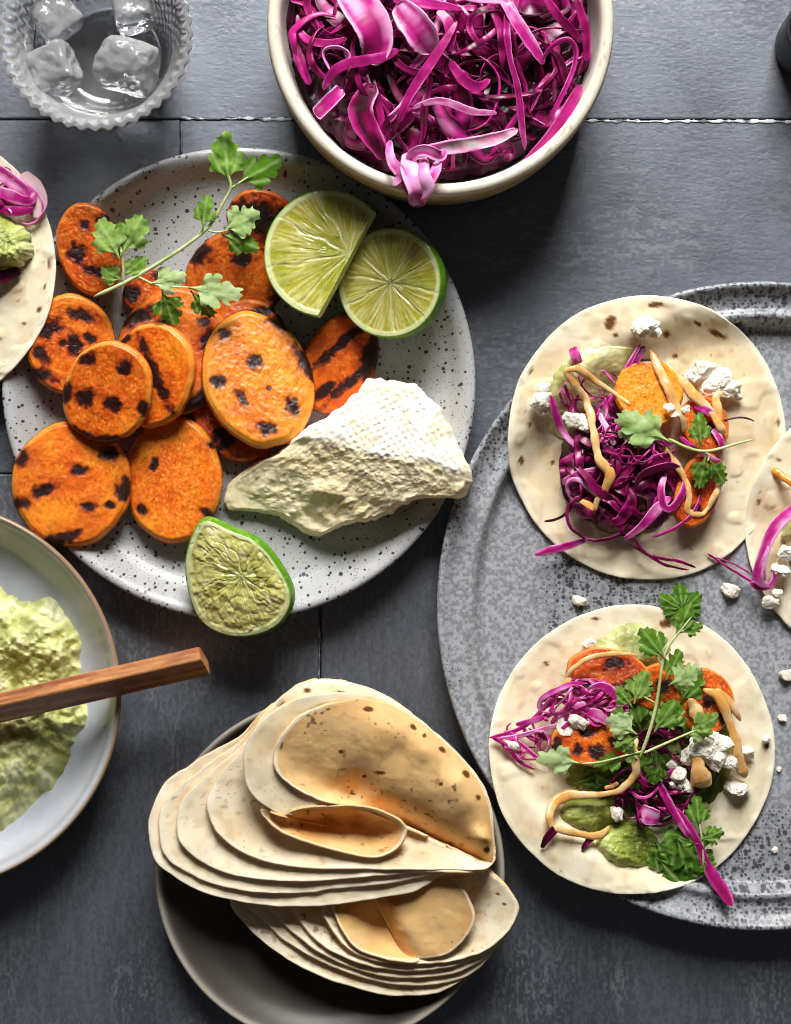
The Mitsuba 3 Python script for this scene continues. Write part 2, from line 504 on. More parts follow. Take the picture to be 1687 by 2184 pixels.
def tortilla_colors(xy3, t, seed, spots=(), cream=L('e8ddbf'), warm=L('d6b680'), warmth=0.35, freckle=0.55, flour=0.30, pale=0.65):
    xy = xy3[:, :2]
    q = np.column_stack([xy, np.full(len(xy), seed * 13.7)])
    c = lerp(cream, warm, warmth * sstep(0.42, 0.72, fb(q, 0.012, 4, seed)))
    c = lerp(c, L('cfa877'), 0.34 * sstep(0.52, 0.70, fb(q, 0.045, 3, seed + 2)))
    c = lerp(c, L('f6f1e4'), flour * sstep(0.5, 0.68, fb(q, 0.022, 4, seed + 12)))
    blis = sstep(0.66, 0.8, nz(q, 0.028, seed + 4))
    c = lerp(c, L('c08a4c'), 0.40 * blis * freckle * sstep(0.4, 0.6, nz(q, 0.09, seed + 13)))
    fre = sstep(0.72, 0.82, nz(q, 0.075, seed + 5)) * sstep(0.50, 0.66, fb(q, 0.01, 2, seed + 7))
    c = lerp(c, L('9c6a38'), fre * freckle)
    dots = sstep(0.80, 0.87, nz(q, 0.14, seed + 9)) * sstep(0.45, 0.6, fb(q, 0.016, 2, seed + 3))
    c = lerp(c, L('5e3517'), dots * freckle * 1.2)
    if len(spots):
        m = spots_mask(xy, spots, seed + 1)
        c = lerp(c, L('b9833f'), sstep(0.0, 0.5, m) * 0.75)
        c = lerp(c, L('542c13'), sstep(0.5, 1.0, m) * 0.9)
    c = lerp(c, L('f7efd9'), pale * sstep(0.955, 0.985, t) * (sstep(760, 640, xy[:, 0]) if pale > 0.7 else 1))
    return c


def inside(poly, pts):
    x, y = pts[:, 0], pts[:, 1]
    r = np.zeros(len(pts), bool)
    a, b = poly, np.roll(poly, -1, 0)
    for (x0, y0), (x1, y1) in zip(a, b):
        if y0 != y1:
            r ^= ((y0 > y) != (y1 > y)) & (x < (x1 - x0) * (y - y0) / (y1 - y0) + x0)
    return r


def sheet(key, outline, center, seed, inner=(), th=6.0, rings=46, n=260, noise_amp=1.6, spots=(), bsdf='mat_dough', colors=None, smooth_rbf=6.0, closed_smooth=True, under=(), dz=0.0, **kw):
    """A thin sheet over a star-shaped outline of (px, py, z) with inner height constraints, closed into a slab."""
    o = catmull(outline, n, True) if closed_smooth else np.asarray(outline, float)
    n = len(o)
    c = np.asarray(center, float)
    wv = np.column_stack([o[:, :2], np.full(n, seed * 9.0)])
    o[:, :2] += 5.0 * np.stack([fb(wv, 0.03, 3, seed + 31) - 0.5, fb(wv, 0.03, 3, seed + 32) - 0.5], 1)
    o[:, 2] += 6.0 * (fb(wv, 0.018, 3, seed + 33) - 0.5)
    pts, t, f = fan(o[:, :2], c[:2], rings, 0.8)
    step = max(1, n // 70)
    known = np.vstack([o[::step]] + ([np.asarray(inner, float)] if len(inner) else []))
    known[:, 2] += dz
    rbf = RBFInterpolator(known[:, :2], known[:, 2], kernel='thin_plate_spline', smoothing=smooth_rbf)
    z = rbf(pts)
    q = np.column_stack([pts, np.full(len(pts), seed * 7.0)])
    z = z + noise_amp * 2 * (fb(q, 0.02, 3, seed) - 0.5) * 2 + 1.1 * (fb(q, 0.07, 3, seed + 1) - 0.5) * 2
    for poly, fn in under:       # a sheet lies below the sheets folded over it
        ins = inside(poly, pts)
        if ins.any():
            z[ins] = np.minimum(z[ins], fn(pts[ins]) - th - 3.5)
    if len(under):               # soften the steps this leaves
        g = z[1:].reshape(rings, n)
        for _ in range(5):
            mid = g[1:-1] * 0.4 + 0.15 * (g[:-2] + g[2:]) + 0.15 * (np.roll(g[1:-1], 1, 1) + np.roll(g[1:-1], -1, 1))
            g[1:-1] = np.where(mid < g[1:-1], mid, g[1:-1])
        z[1:] = g.ravel()
    top = P(pts[:, 0], pts[:, 1], z)
    v, f, src, flag = solid(top, f, n, th)
    p3 = np.column_stack([pts, z])
    col = (colors or tortilla_colors)(p3, t, seed, spots, **kw)[src]
    side = flag == 1
    col[side] = lerp(col[side], L('e8ba76'), np.full(side.sum(), 0.8))  # warm glow of shaded layer edges and undersides put into the colour
    col[flag == 2] = lerp(col[flag == 2], L('e0b474'), np.full((flag == 2).sum(), 0.75))
    put(key, (v, f), bsdf, col)
    return o[:, :2], rbf


# ------------------------------------------------------------------ sweet potato slices
def slice_potato(px, py, z, rx, ry, ang, az, tilt, seed, label, tone=0.5, char=(), th=26, key='sweet_potato_slice', rim=0.6, amp=0.07, auto=0.0):
    n, rings = 190, 58
    o = wobbly(n, rx, ry, amp, seed)
    a = math.radians(ang)
    R2 = np.array([[math.cos(a), math.sin(a)], [-math.sin(a), math.cos(a)]])
    o = o @ R2
    pts, t, f = fan(o, (0, 0), rings, 0.75)
    q = np.column_stack([pts, np.full(len(pts), seed * 5.3)])
    bub = fb(q, 0.055, 3, seed)
    fine = fb(q, 0.16, 3, seed + 3)
    # spots are given in picture axes: y downwards
    xy = pts * [1, -1]
    m = spots_mask(xy, char, seed, 1.1, True) if len(char) else np.zeros(len(pts))
    if auto:
        nb = fb(q, 0.028, 2, seed + 11)
        m = np.maximum(m, auto * sstep(0.60, 0.70, nb))
    calm = 1 - sstep(0.82, 0.95, t)
    zz = calm * (1.8 * (bub - 0.5) * 2 + 0.7 * (fine - 0.5) * 2 + 0.45 * (nz(q, 0.33, seed + 2) - 0.5) * 2) - 1.2 * m - 7 * sstep(0.90, 1.0, t) ** 2 - 2.5 * (1 - t) * 0
    top = np.column_stack([pts, zz])
    v, f, src, flag = solid(top, f, n, th, edge=0.28)
    bright, mid, deep = L('f7991f'), L('e86c14'), L('bb3b0c')
    k = np.clip(tone * 0.86 + (fb(q, 0.022, 3, seed + 4) - 0.5) * 1.1 + (fine - 0.5) * 0.6, 0, 1)
    c = np.where((k < 0.5)[:, None], lerp(bright, mid, np.clip(k * 2, 0, 1)), lerp(mid, deep, np.clip(k * 2 - 1, 0, 1)))
    spark = sstep(0.60, 0.74, nz(q, 0.27, seed + 8))
    c = lerp(c, L('f4ad48'), spark * 0.42)
    pore = sstep(0.64, 0.76, nz(q, 0.22, seed + 18))
    c = lerp(c, L('8c2a0a'), pore * 0.35)
    sear = sstep(0.50, 0.72, fb(q, 0.026, 3, seed + 21)) * sstep(0.35, 0.6, fb(q, 0.09, 3, seed + 22))
    c = lerp(c, L('8a2408'), sear * (0.16 + 0.34 * tone))
    if len(char):
        wide = spots_mask(xy, [(x, y, a * 1.7 + 8, b * 1.7 + 8, g) for x, y, a, b, g in char], seed + 40, 1.3, True)
        c = lerp(c, L('9a300c'), 0.40 * wide)
    halo = sstep(0.05, 0.55, m)
    c = lerp(c, L('74190a'), halo * 0.75)
    c = lerp(c, L('1a0f0f'), sstep(0.38, 0.82, m + 0.25 * (fine - 0.5)) * 0.96)
    edge = sstep(0.90, 0.97, t) * (1 - sstep(0.3, 0.7, m))
    c = lerp(c, L('eeb04a'), edge * rim * 0.6 * (0.5 + 0.5 * sstep(0.35, 0.6, nz(q, 0.02, seed + 6))))
    c = c[src]
    sd = flag >= 1
    c[sd] = lerp(c[sd], L('b84f16'), np.full(sd.sum(), 0.72))
    v = v @ tilt_to(az, tilt).T + P(px, py, z)
    kk = thing(key, label, 'sweet potato slice', 'grilled sweet potato slices on the speckled plate' if key == 'sweet_potato_slice' else None)
    put(kk, (v, f), 'mat_potato', c)
    return kk


# bottom layer first
slice_potato(562, 470, 66, 78, 62, -20, 250, 8, 11, 'blackened slice half hidden behind the upper lime and sprig tip', 0.95, [(-10, -10, 60, 40, 20), (30, 30, 40, 25, 0), (40, -20, 14, 10, 0)], rim=0.2)
slice_potato(190, 530, 104, 66, 96, 15, 330, 7, 12, 'reddish charred slice farthest up and left under the large cilantro leaf', 0.72, [(-25, 10, 24, 21, 30), (6, 44, 26, 13, 30), (-8, -48, 13, 13, 0), (30, -62, 24, 12, -20), (58, -10, 16, 30, 0)], rim=0.35)
slice_potato(330, 625, 48, 70, 52, 0, 90, 4, 13, 'mostly hidden dark slice beneath the middle of the cilantro sprig', 0.8, [(30, -36, 40, 16, 10), (-50, 0, 20, 20, 0)], rim=0.2)
slice_potato(505, 590, 52, 106, 96, 10, 300, 6, 14, 'charred slice with a blackened rim just right of the sprig stem', 0.66, [(15, -38, 28, 15, -10), (-82, -52, 30, 28, 40), (92, 30, 26, 60, 10), (75, -70, 36, 22, 30), (10, -85, 40, 16, 0)], rim=0.1)
slice_potato(725, 775, 60, 76, 108, -25, 320, 6, 15, 'dark red slice with black grill stripes behind the cheese', 0.8, [(0, -40, 100, 11, -42), (30, 30, 80, 12, -42), (-40, 62, 40, 12, -42), (62, -10, 18, 60, 10)], rim=0.25)
slice_potato(150, 735, 92, 92, 104, 0, 345, 7, 16, 'slice at the left plate edge touching the leftmost tortilla', 0.6, [(-40, -35, 30, 18, -35), (25, -60, 36, 15, 15), (-60, 20, 24, 14, 50), (8, 0, 18, 26, -20), (-55, 62, 30, 14, 20), (40, -15, 14, 12, 0), (-15, -5, 10, 10, 0)], rim=0.55)
slice_potato(372, 745, 80, 118, 132, 0, 80, 7, 17, 'broad slice in the middle lying under the pale cilantro leaflets', 0.52, [(-75, -70, 50, 16, -25), (70, -15, 14, 30, 10), (95, 60, 20, 14, 40), (-20, -58, 16, 12, 0), (60, -60, 14, 12, 0), (50, 110, 50, 16, -35)], rim=0.35)
slice_potato(535, 735, 66, 80, 102, 10, 90, 8, 18, 'slice peeking out above the brightest orange slice', 0.7, [(20, -72, 46, 12, -12), (60, -50, 20, 18, 20)], rim=0.6)
slice_potato(553, 805, 104, 112, 142, 14, 50, 12, 19, 'largest bright orange slice with few char spots in the plate middle', 0.16, [(-12, -36, 22, 17, 30), (50, -115, 42, 17, 32), (96, -38, 18, 42, -28), (-85, 10, 17, 14, 0), (-38, 42, 10, 24, -25), (70, 58, 15, 21, -25), (-72, -92, 16, 14, 0), (15, 108, 22, 15, 15), (20, 22, 6, 6, 0)], rim=0.75, th=34)
slice_potato(316, 800, 108, 96, 108, -20, 188, 17, 20, 'slice crossed by one long black grill bar with pale right rim', 0.5, [(14, 0, 98, 15, 66), (-62, -72, 34, 14, -25)], rim=1.0, th=32)
slice_potato(226, 838, 138, 92, 106, -25, 212, 11, 21, 'front slice with two round black eyes overlapping the barred slice', 0.62, [(-48, 10, 25, 19, 0), (14, 22, 21, 18, 0), (42, -52, 19, 17, 30), (-38, -70, 20, 16, -30), (78, 30, 12, 22, 0), (-88, 0, 16, 28, 0), (20, 100, 80, 11, 8), (-60, 82, 40, 12, 25)], rim=0.95, th=28)
slice_potato(152, 1030, 102, 122, 128, 0, 30, 5, 22, 'lowest left orange slice with slanted short char marks', 0.42, [(-54, 12, 33, 15, -28), (16, -28, 19, 12, 0), (110, 12, 20, 28, 20), (36, 50, 17, 12, 0), (80, 45, 13, 9, 0), (-26, 118, 52, 16, -18), (-105, 40, 22, 14, 20), (-100, -50, 16, 24, 20), (78, -62, 20, 15, 0)], rim=0.55)
slice_potato(365, 1020, 74, 102, 132, 5, 160, 6, 23, 'lower slice almost free of char beside the lowest left slice', 0.48, [(-36, -30, 10, 16, 20), (-62, 65, 12, 12, 0), (84, -70, 12, 8, 30), (85, 80, 26, 12, 40), (-95, 20, 8, 50, 0)], rim=0.4, amp=0.07)


slice_potato(500, 905, 58, 92, 70, -30, 60, 5, 24, 'dark slice almost hidden between the brightest slice and the cheese', 0.95, [(0, 0, 90, 14, -35), (-20, 40, 60, 12, -35)], rim=0.2)


# ------------------------------------------------------------------ limes
def lime_piece(px, py, z, R, az, tilt, seed, label, center=(0, 0), chord=None, depth=0.85, squeezed=0.0, key='lime', shape=None, spin=0.0, plump=1.05, dome=0.0):
    n, rings = 220, 60
    a = np.arange(n) / n * 2 * np.pi
    r = R * (1 + 0.02 * (fb(np.stack([np.cos(a), np.sin(a), a * 0 + seed], 1), 1.2, 2, seed) - 0.5)) * np.ones(n)
    o = np.stack([r * np.cos(a), r * np.sin(a)], 1)
    if shape is not None:
        o = catmull(shape, n, True)
        o[:, 1] *= -1
        if np.sum(o[:, 0] * np.roll(o[:, 1], -1) - np.roll(o[:, 0], -1) * o[:, 1]) < 0:
            o = o[::-1]
    cut = np.zeros(n)
    if chord is not None:      # keep the side where (p - q).nrm < 0
        (qx, qy), na = chord
        nv = np.array([math.cos(math.radians(na)), math.sin(math.radians(na))])
        d = (o - [qx, qy]) @ nv
        cut = (d > 0).astype(float)
        o = o - np.maximum(d, 0)[:, None] * nv
    c = np.array([center[0], -center[1]], float)
    base_c = c if chord is None else o.mean(0)
    pts, t, f = fan(o, base_c, rings, 0.85)
    dxy = pts - c
    th = np.arctan2(dxy[:, 1], dxy[:, 0]) + spin
    rr = np.linalg.norm(dxy, axis=1)
    q = np.column_stack([pts, np.full(len(pts), seed * 3.0)])
    # distance to the outer boundary in relative terms: use t away from the chord
    rel = t.copy()
    if chord is not None:
        rel = np.linalg.norm(pts, axis=1) / R
    segs = 10
    wob = (fb(q, 0.022, 3, seed) - 0.5) * (0.5 + squeezed * 5.0)
    ph = th * segs / (2 * np.pi) + wob
    dist = np.abs(ph - np.round(ph)) * (2 * np.pi / segs) * rr
    fib = fb(np.column_stack([th * 38, rr * 0.035, np.full(len(th), seed)]), 1.0, 3, seed)
    flesh = lerp(L('b0a838'), L('d0cb82'), sstep(0.3, 0.75, fib))
    flesh = lerp(flesh, lerp(L('e2dc9e'), L('d0c66c'), fib), squeezed)
    flesh = lerp(flesh, L('86960f'), 0.45 * sstep(0.5, 0.72, fb(q, 0.02, 2, seed + 3)))
    mem = sstep(3.4, 0.8, dist) * sstep(2, 14, rr)
    mem = np.maximum(mem, sstep(9, 3, rr))
    col = lerp(flesh, L('dcdda6'), mem * 0.62)
    pith = sstep(0.875, 0.925, rel)
    col = lerp(col, L('d5dca6'), pith * 0.85)
    col = lerp(col, L('6f9a26'), sstep(0.965, 0.995, rel))
    z0 = 2.6 * (fib - 0.5) * (1 - pith) + 2.0 * (fb(q, 0.09, 3, seed + 2) - 0.5) - 1.4 * mem + 1.5 * pith
    if squeezed:
        lump = fb(q, 0.04, 4, seed + 9)
        z0 = z0 + squeezed * 13 * (np.abs(lump - 0.5) * 2 - 0.2) * (1 - pith) - squeezed * 14 * np.exp(-(rr / 46) ** 2)
        col = lerp(col, L('9a8426'), squeezed * 0.6 * sstep(0.55, 0.75, fb(q, 0.022, 3, seed + 6)) * (1 - pith))
        col = lerp(col, L('e6e3bd'), squeezed * 0.8 * sstep(0.6, 0.7, fb(q, 0.06, 3, seed + 12)) * (1 - pith))
    z0 = z0 + dome * (1 - t ** 2)
    z0 = np.where(rel > 0.99, 0, z0)
    top = np.column_stack([pts, z0])
    # rind: rounded body below
    body, bcol = [], []
    K = 22
    for j in range(1, K + 1):
        phi = j / K * np.pi / 2
        s = math.cos(phi) ** 0.9
        bulge = 1 + (plump - 1) * math.sin(phi * 2)
        ring = np.column_stack([base_c + (o - base_c) * max(s, 0.02) * bulge, np.full(n, -R * depth * math.sin(phi))])
        body.append(ring)
        qq = np.column_stack([ring[:, :2], ring[:, 2]])
        g = lerp(L('2f6a10'), L('6ba21c'), fb(qq, 0.03, 3, seed))
        g = lerp(g, L('8fb83a'), 0.5 * sstep(0.6, 0.8, nz(qq, 0.12, seed + 1)))
        g = lerp(g, L('cdd596'), cut * 0.85)
        bcol.append(g)
    nt = len(top)
    v = np.vstack([top] + body + [np.array([[base_c[0], base_c[1], -R * depth]])])
    cc = np.vstack([col] + bcol + [L('2f6a10')[None]])
    i = np.arange(n)
    jn = (i + 1) % n
    ff = [f]
    prev = nt - n
    for j in range(K):
        cur = nt + j * n
        ff += [np.stack([prev + i, cur + i, cur + jn], 1), np.stack([prev + i, cur + jn, prev + jn], 1)]
        prev = cur
    ff.append(np.stack([prev + i, i * 0 + len(v) - 1, prev + jn], 1))
    f = np.vstack(ff)
    # separate the rind into a part of its own
    ntop = len(ff[0])
    v = v @ tilt_to(az, tilt).T + P(px, py, z)
    kk = thing(key, label, 'lime', None)
    put(kk + '__flesh', (v[:nt], f[:ntop]), 'mat_juice', cc[:nt])
    used = np.arange(nt - n, len(v))
    put(kk + '__rind', (v[used], f[ntop:] - (nt - n)), 'mat_satin', np.vstack([bcol[0], cc[nt:]]))


lime_piece(830, 603, 140, 112, 188, 20, 31, 'round cut lime half with green rind on its right side', depth=0.95, center=(2, 0), spin=0.2, plump=1.10)
lime_piece(695, 540, 150, 131, 175, 10, 32, 'lime half with one straight cut edge overlapping the rounder half', chord=((52, -4), -29), center=(48, 2), depth=0.85, spin=0.5)
lime_piece(508, 1238, 150, 112, 225, 15, 33, 'squeezed lime wedge lying at the plate\'s bottom edge', depth=0.75, squeezed=0.6, center=(10, -10),
           shape=[(-70, -124), (-20, -108), (40, -82), (85, -30), (110, 30), (88, 84), (40, 112), (-20, 118), (-78, 92), (-104, 40), (-112, -30), (-98, -85)], spin=0.1, plump=1.13, dome=16)

# ------------------------------------------------------------------ cheese wedge
def cheese():
    o = [(482, 1048), (510, 1010), (560, 980), (610, 950), (645, 915), (690, 893), (725, 870), (760, 838), (785, 812), (830, 812), (872, 818), (905, 845), (935, 872), (955, 905), (975, 950), (1000, 1005), (1004, 1030), (990, 1056), (930, 1060), (872, 1070), (835, 1092), (792, 1108), (720, 1125), (668, 1143), (625, 1118), (580, 1098), (520, 1088), (488, 1080)]
    o = catmull([(x, y) for x, y in o], 320, True)
    nzv = fb(np.column_stack([o, o[:, 0] * 0]), 0.06, 4, 41)[:, None] - 0.5
    c = np.array([770, 985.0])
    d = (o - c) / np.linalg.norm(o - c, axis=1, keepdims=True)
    o = o + d * nzv * 16
    pts, t, f = fan(o, c, 110, 0.9)
    x, y = pts[:, 0], pts[:, 1]
    # upper face: a plane; front faces fall away from a ridge running from upper left to right
    q = np.column_stack([x, y, x * 0])
    wob = (fb(q, 0.022, 3, 42) - 0.5)
    rx = [480, 640, 700, 760, 830, 900, 960, 1010]
    ry = [1010, 925, 925, 945, 962, 972, 992, 1020]
    ridge = np.interp(x, rx, ry) + wob * 40
    topz = np.interp(x, [480, 560, 660, 760, 900, 1010], [62, 96, 138, 172, 182, 150]) - 0.14 * (ridge - y)
    below = np.clip(y - ridge, 0, None)
    z = topz - below * (0.46 + 0.35 * wob)
    crag = np.abs(fb(q * [1, 1.5, 1], 0.030, 5, 43) - 0.5) * 2
    onface = sstep(0, 20, y - ridge)
    left = sstep(700, 560, x)
    z = z + (5 * (crag - 0.3) + 16 * (fb(q, 0.02, 3, 44) - 0.5) + 5 * (fb(q, 0.075, 3, 50) - 0.5)) * np.maximum(onface, left * 0.9) + 4 * (fb(q, 0.15, 3, 45) - 0.5)
    waf = np.sin((x * 0.97 + y * 0.25) * 0.30) * np.sin((y * 0.97 - x * 0.25) * 0.36)
    z = z + 1.5 * waf * (0.3 + nz(q, 0.03, 48)) * (1 - onface) * sstep(690, 760, x)
    z = z - 26 * sstep(0.93, 1.0, t) ** 2
    z = np.where(z < 56, 56 - (56 - z) * 0.25, z)
    z = np.maximum(z, 42)
    top = P(x, y, z)
    v, f, src, flag = solid(top, f, 320, 20, edge=0.1, bottom=36)
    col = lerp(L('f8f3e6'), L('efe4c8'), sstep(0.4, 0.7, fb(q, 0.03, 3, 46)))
    col = lerp(col, L('f6e6b8'), 0.8 * onface)  # warm shade of the front faces put into the cheese colour
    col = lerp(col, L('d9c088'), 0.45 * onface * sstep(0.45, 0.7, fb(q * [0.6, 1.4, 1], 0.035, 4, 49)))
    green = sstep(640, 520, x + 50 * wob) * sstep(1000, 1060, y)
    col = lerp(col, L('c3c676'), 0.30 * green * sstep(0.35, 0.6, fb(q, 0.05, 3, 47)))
    k = thing('cheese_wedge', 'broken wedge of crumbly white cheese on the right of the speckled plate', 'cheese')
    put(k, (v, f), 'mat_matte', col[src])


cheese()


# ------------------------------------------------------------------ cilantro
GREEN = [L('48741d'), L('5e8a2b'), L('8fb55a'), L('b9d39a')]


def leaflet(base, az, length, width, seed, tone=0.5, pitch=0.0, curl=0.25, spread=78, teeth=11, roll=0.0):
    """A fan-shaped lobed leaf blade, its base at a point, pointing to picture azimuth az. Returns vertices, faces, colours."""
    rng = np.random.default_rng(seed)
    half = np.array([(0.02, 0.02), (0.16, 0.05), (0.26, 0.15), (0.29, 0.30), (0.34, 0.41), (0.42, 0.41), (0.46, 0.36), (0.51, 0.44), (0.58, 0.42), (0.61, 0.33), (0.60, 0.22), (0.65, 0.24),
                     (0.70, 0.31), (0.77, 0.30), (0.80, 0.23), (0.84, 0.16), (0.90, 0.19), (0.96, 0.14), (0.97, 0.06)])
    up = half * rng.uniform(0.94, 1.06, half.shape)
    dn = half * rng.uniform(0.94, 1.06, half.shape) * [1, -1]
    out = catmull(np.vstack([[(0, 0)], dn, [(1.0, 0)], up[::-1]]), 130, True)
    pts, uu, f = fan(out * [length, length * 1.25 * width], (0.42 * length, 0), 14, 0.9)
    x, y = pts[:, 0], pts[:, 1]
    aa = np.arctan2(y, np.maximum(x, 1e-3)) / math.radians(60)
    q = np.column_stack([x, y, np.full(len(x), seed)])
    z = curl * length * (-(y / length) ** 2 * 0.9 - (x / length) ** 2 * 0.45) + length * 0.10 * (fb(q, 3.2 / length, 3, seed) - 0.5) * 2
    z += length * 0.022 * np.cos(aa * 13) * uu
    v = np.column_stack([x, y, z])
    vein = np.zeros(len(x))
    for c0 in (-0.72, -0.36, 0.0, 0.36, 0.72):
        vein = np.maximum(vein, sstep(0.07, 0.015, np.abs(aa - c0) * (0.25 + x / length)))
    mot = fb(q, 9 / length, 3, seed + 1)
    k = np.clip(tone + (mot - 0.5) * 0.7, 0, 1) * 3
    c = np.zeros((len(x), 3))
    for j in range(3):
        w = np.clip(k - j, 0, 1)
        c = np.where((k >= j)[:, None], lerp(GREEN[j], GREEN[j + 1], w), c)
    c = lerp(c, L('b9d08c'), vein * 0.36)
    R = rot([0, 0, 1], az) @ rot([0, 1, 0], -pitch) @ rot([1, 0, 0], roll)
    return v @ R.T + np.asarray(base, float), f, c


def join(parts):
    v, f, c, at = [], [], [], 0
    for a, b, d in parts:
        v.append(a), f.append(np.asarray(b) + at), c.append(d)
        at += len(a)
    return (np.vstack(v), np.vstack(f)), np.vstack(c)


def sprig(label, stems, leaves, key='cilantro_sprig', stem_col=(L('a8bb6a'), L('d5dca8')), group=None, size=1.0, lighter=0.0):
    """stems: lists of (px, py, z), radius list; leaves: (px, py, z, az, length, width, tone, pitch[, curl, spread])."""
    k = thing(key, label, 'cilantro', group)
    for pts, r in stems:
        q = np.array([P(*p) for p in pts])
        v, f, uu, vv = tube(q, r, 8)
        put(k + '__stem', (v, f), 'mat_satin', lerp(stem_col[0], stem_col[1], sstep(0.3, 0.7, nz(v, 0.05, 3)) * 0.7 + 0.3 * uu))
    for j, lf in enumerate(leaves):
        px, py, z, az, ln, wd, tone, pitch = lf[:8]
        curl = lf[8] if len(lf) > 8 else 0.3
        spread = lf[9] if len(lf) > 9 else 78
        v, f, c = leaflet(P(px, py, z), az, ln * size, wd, int(px * 7 + py * 3 + j) % 9973, min(1, tone + lighter), pitch, curl, spread)
        put(k + '__leaf', (v, f), 'mat_leaf', c)
    return k


sprig('long cilantro sprig lying across the charred slices on the speckled plate', [
    ([(200, 632, 128), (265, 603, 140), (340, 560, 150), (412, 512, 158), (455, 470, 164), (480, 425, 172), (492, 400, 178), (487, 372, 184)], [4.5, 4.2, 3.6, 3.0, 2.6]),
    ([(262, 604, 141), (263, 575, 150), (260, 545, 158), (255, 518, 160)], [3.0, 2.2]),
    ([(292, 588, 146), (330, 606, 146), (370, 612, 146), (405, 612, 148)], [2.4, 1.8]),
    ([(420, 505, 159), (432, 485, 166), (438, 470, 170)], [2.2, 1.6]),
    ([(440, 490, 162), (465, 495, 160), (490, 488, 160)], [2.4, 1.8]),
    ([(490, 402, 178), (510, 390, 178), (530, 376, 176)], [2.4, 1.8])],
    [(489, 398, 179, 96, 112, 0.62, 0.42, 4, 0.15, 52), (502, 394, 179, 32, 110, 0.62, 0.12, -6, 0.25, 50),
     (432, 492, 166, 82, 74, 0.60, 0.45, 12, 0.3, 60), (474, 494, 160, 30, 86, 0.75, 0.85, 6, 0.25, 60), (470, 498, 158, -20, 86, 0.6, 0.28, -8, 0.3, 60),
     (256, 552, 160, 118, 92, 0.7, 0.62, 8, 0.3, 60), (258, 545, 160, 62, 96, 0.72, 0.55, 8, 0.3, 56), (260, 590, 148, 40, 66, 0.6, 0.42, 0, 0.3, 60), (262, 598, 144, 150, 54, 0.8, 0.5, -4, 0.3, 70),
     (318, 606, 146, 12, 78, 0.7, 0.95, 10, 0.35, 60), (396, 612, 148, -8, 118, 0.55, 0.95, 8, 0.35, 55), (345, 618, 142, -72, 76, 0.8, 0.18, -10, 0.3, 75), (405, 618, 142, -48, 76, 0.6, 0.25, -8, 0.3, 65)])


# ------------------------------------------------------------------ guacamole
def mash(key, outline, center, base, hfun, seed, n=220, rings=80, tones=('a0a352', 'd2d490', 'efefcd'), bsdf='mat_satin', rough=1.0, label=None):
    o = catmull(outline, n, True)
    c = np.array(center, float)
    nn = fb(np.column_stack([o, o[:, 0] * 0]), 0.07, 3, seed)[:, None] - 0.5
    pts, t, f = fan(o, c, rings, 0.9)
    push = (o - c) / np.linalg.norm(o - c, axis=1, keepdims=True) * nn * 20 * rough
    pts[1:] += np.tile(push, (rings, 1)) * (t[1:, None] ** 4)
    q = np.column_stack([pts, np.full(len(pts), seed * 2.0)])
    warp = np.stack([fb(q, 0.02, 2, seed + 5), fb(q, 0.02, 2, seed + 6), t * 0], 1) * 60
    crag = np.abs(fb(q + warp * 0.6, 0.016, 4, seed) - 0.5) * 2
    chunk = fb(q, 0.07, 3, seed + 1)
    broad = fb(q, 0.014, 3, seed + 3)
    hgt = hfun(pts[:, 0], pts[:, 1], t)
    z = base + hgt * (1 - t ** 3.5) + rough * (27 * (crag - 0.25) + 26 * (broad - 0.5) + 14 * (chunk - 0.5) + 2 * (fb(q, 0.13, 2, seed + 17) - 0.5) + 1.5 * (nz(q, 0.2, seed + 4) - 0.5)) * (1 - t ** 6) * np.clip(hgt / 40, 0.3, 1.2)
    z = np.maximum(z, base + 1.5)
    top = P(*lift(np.column_stack([pts, z])).T)
    v, f, src, flag = solid(top, f, n, 4, edge=0.2, bottom=base - 0.5)
    k = np.clip(0.52 + (crag - 0.3) * 0.5 + (chunk - 0.5) * 0.8 + (broad - 0.5) * 1.6, 0, 1) * 2
    cols = [L(x) for x in tones]
    col = np.where((k < 1)[:, None], lerp(cols[0], cols[1], np.clip(k, 0, 1)), lerp(cols[1], cols[2], np.clip(k - 1, 0, 1)))
    col = lerp(col, L('6d7426'), 0.5 * sstep(0.52, 0.66, fb(q + warp, 0.03, 4, seed + 8)))
    put(key, (v, f), bsdf, col[src])


g1 = thing('guacamole', 'pale green guacamole heaped on the blue grey plate', 'guacamole')
mash(g1 + '__heap', [(-330, 1300), (-200, 1210), (-80, 1200), (20, 1270), (70, 1282), (114, 1266), (146, 1296), (178, 1332), (190, 1375), (176, 1415), (196, 1470), (200, 1540), (162, 1590), (150, 1645), (100, 1700), (60, 1740), (10, 1785), (-60, 1800), (-200, 1760), (-330, 1640), (-370, 1470)], (-60, 1500), 30,
     lambda x, y, t: 58 + 26 * np.exp(-(((x - 70) / 110) ** 2 + ((y - 1360) / 80) ** 2)) + 24 * np.exp(-(((x - 60) / 100) ** 2 + ((y - 1640) / 90) ** 2)) - 30 * np.exp(-(((x - 20) / 90) ** 2 + ((y - 1460) / 60) ** 2)), 51, n=320, rings=120, bsdf='mat_satin', rough=1.1)


def smear(key, outline, center, zf, seed):
    o = catmull(outline, 120, True)
    pts, t, f = fan(o, np.array(center, float), 30, 1)
    q = np.column_stack([pts, pts[:, 0] * 0])
    z = zf(pts) + 1.5 + 5 * fb(q, 0.06, 3, seed) * (1 - t ** 3)
    top = P(pts[:, 0], pts[:, 1], z)
    v, f, src, flag = solid(top, f, 120, 3)
    col = lerp(L('8a8d4a'), L('a9ab6c'), fb(q, 0.05, 3, seed))
    put(key, (v, f), 'mat_satin', col[src])


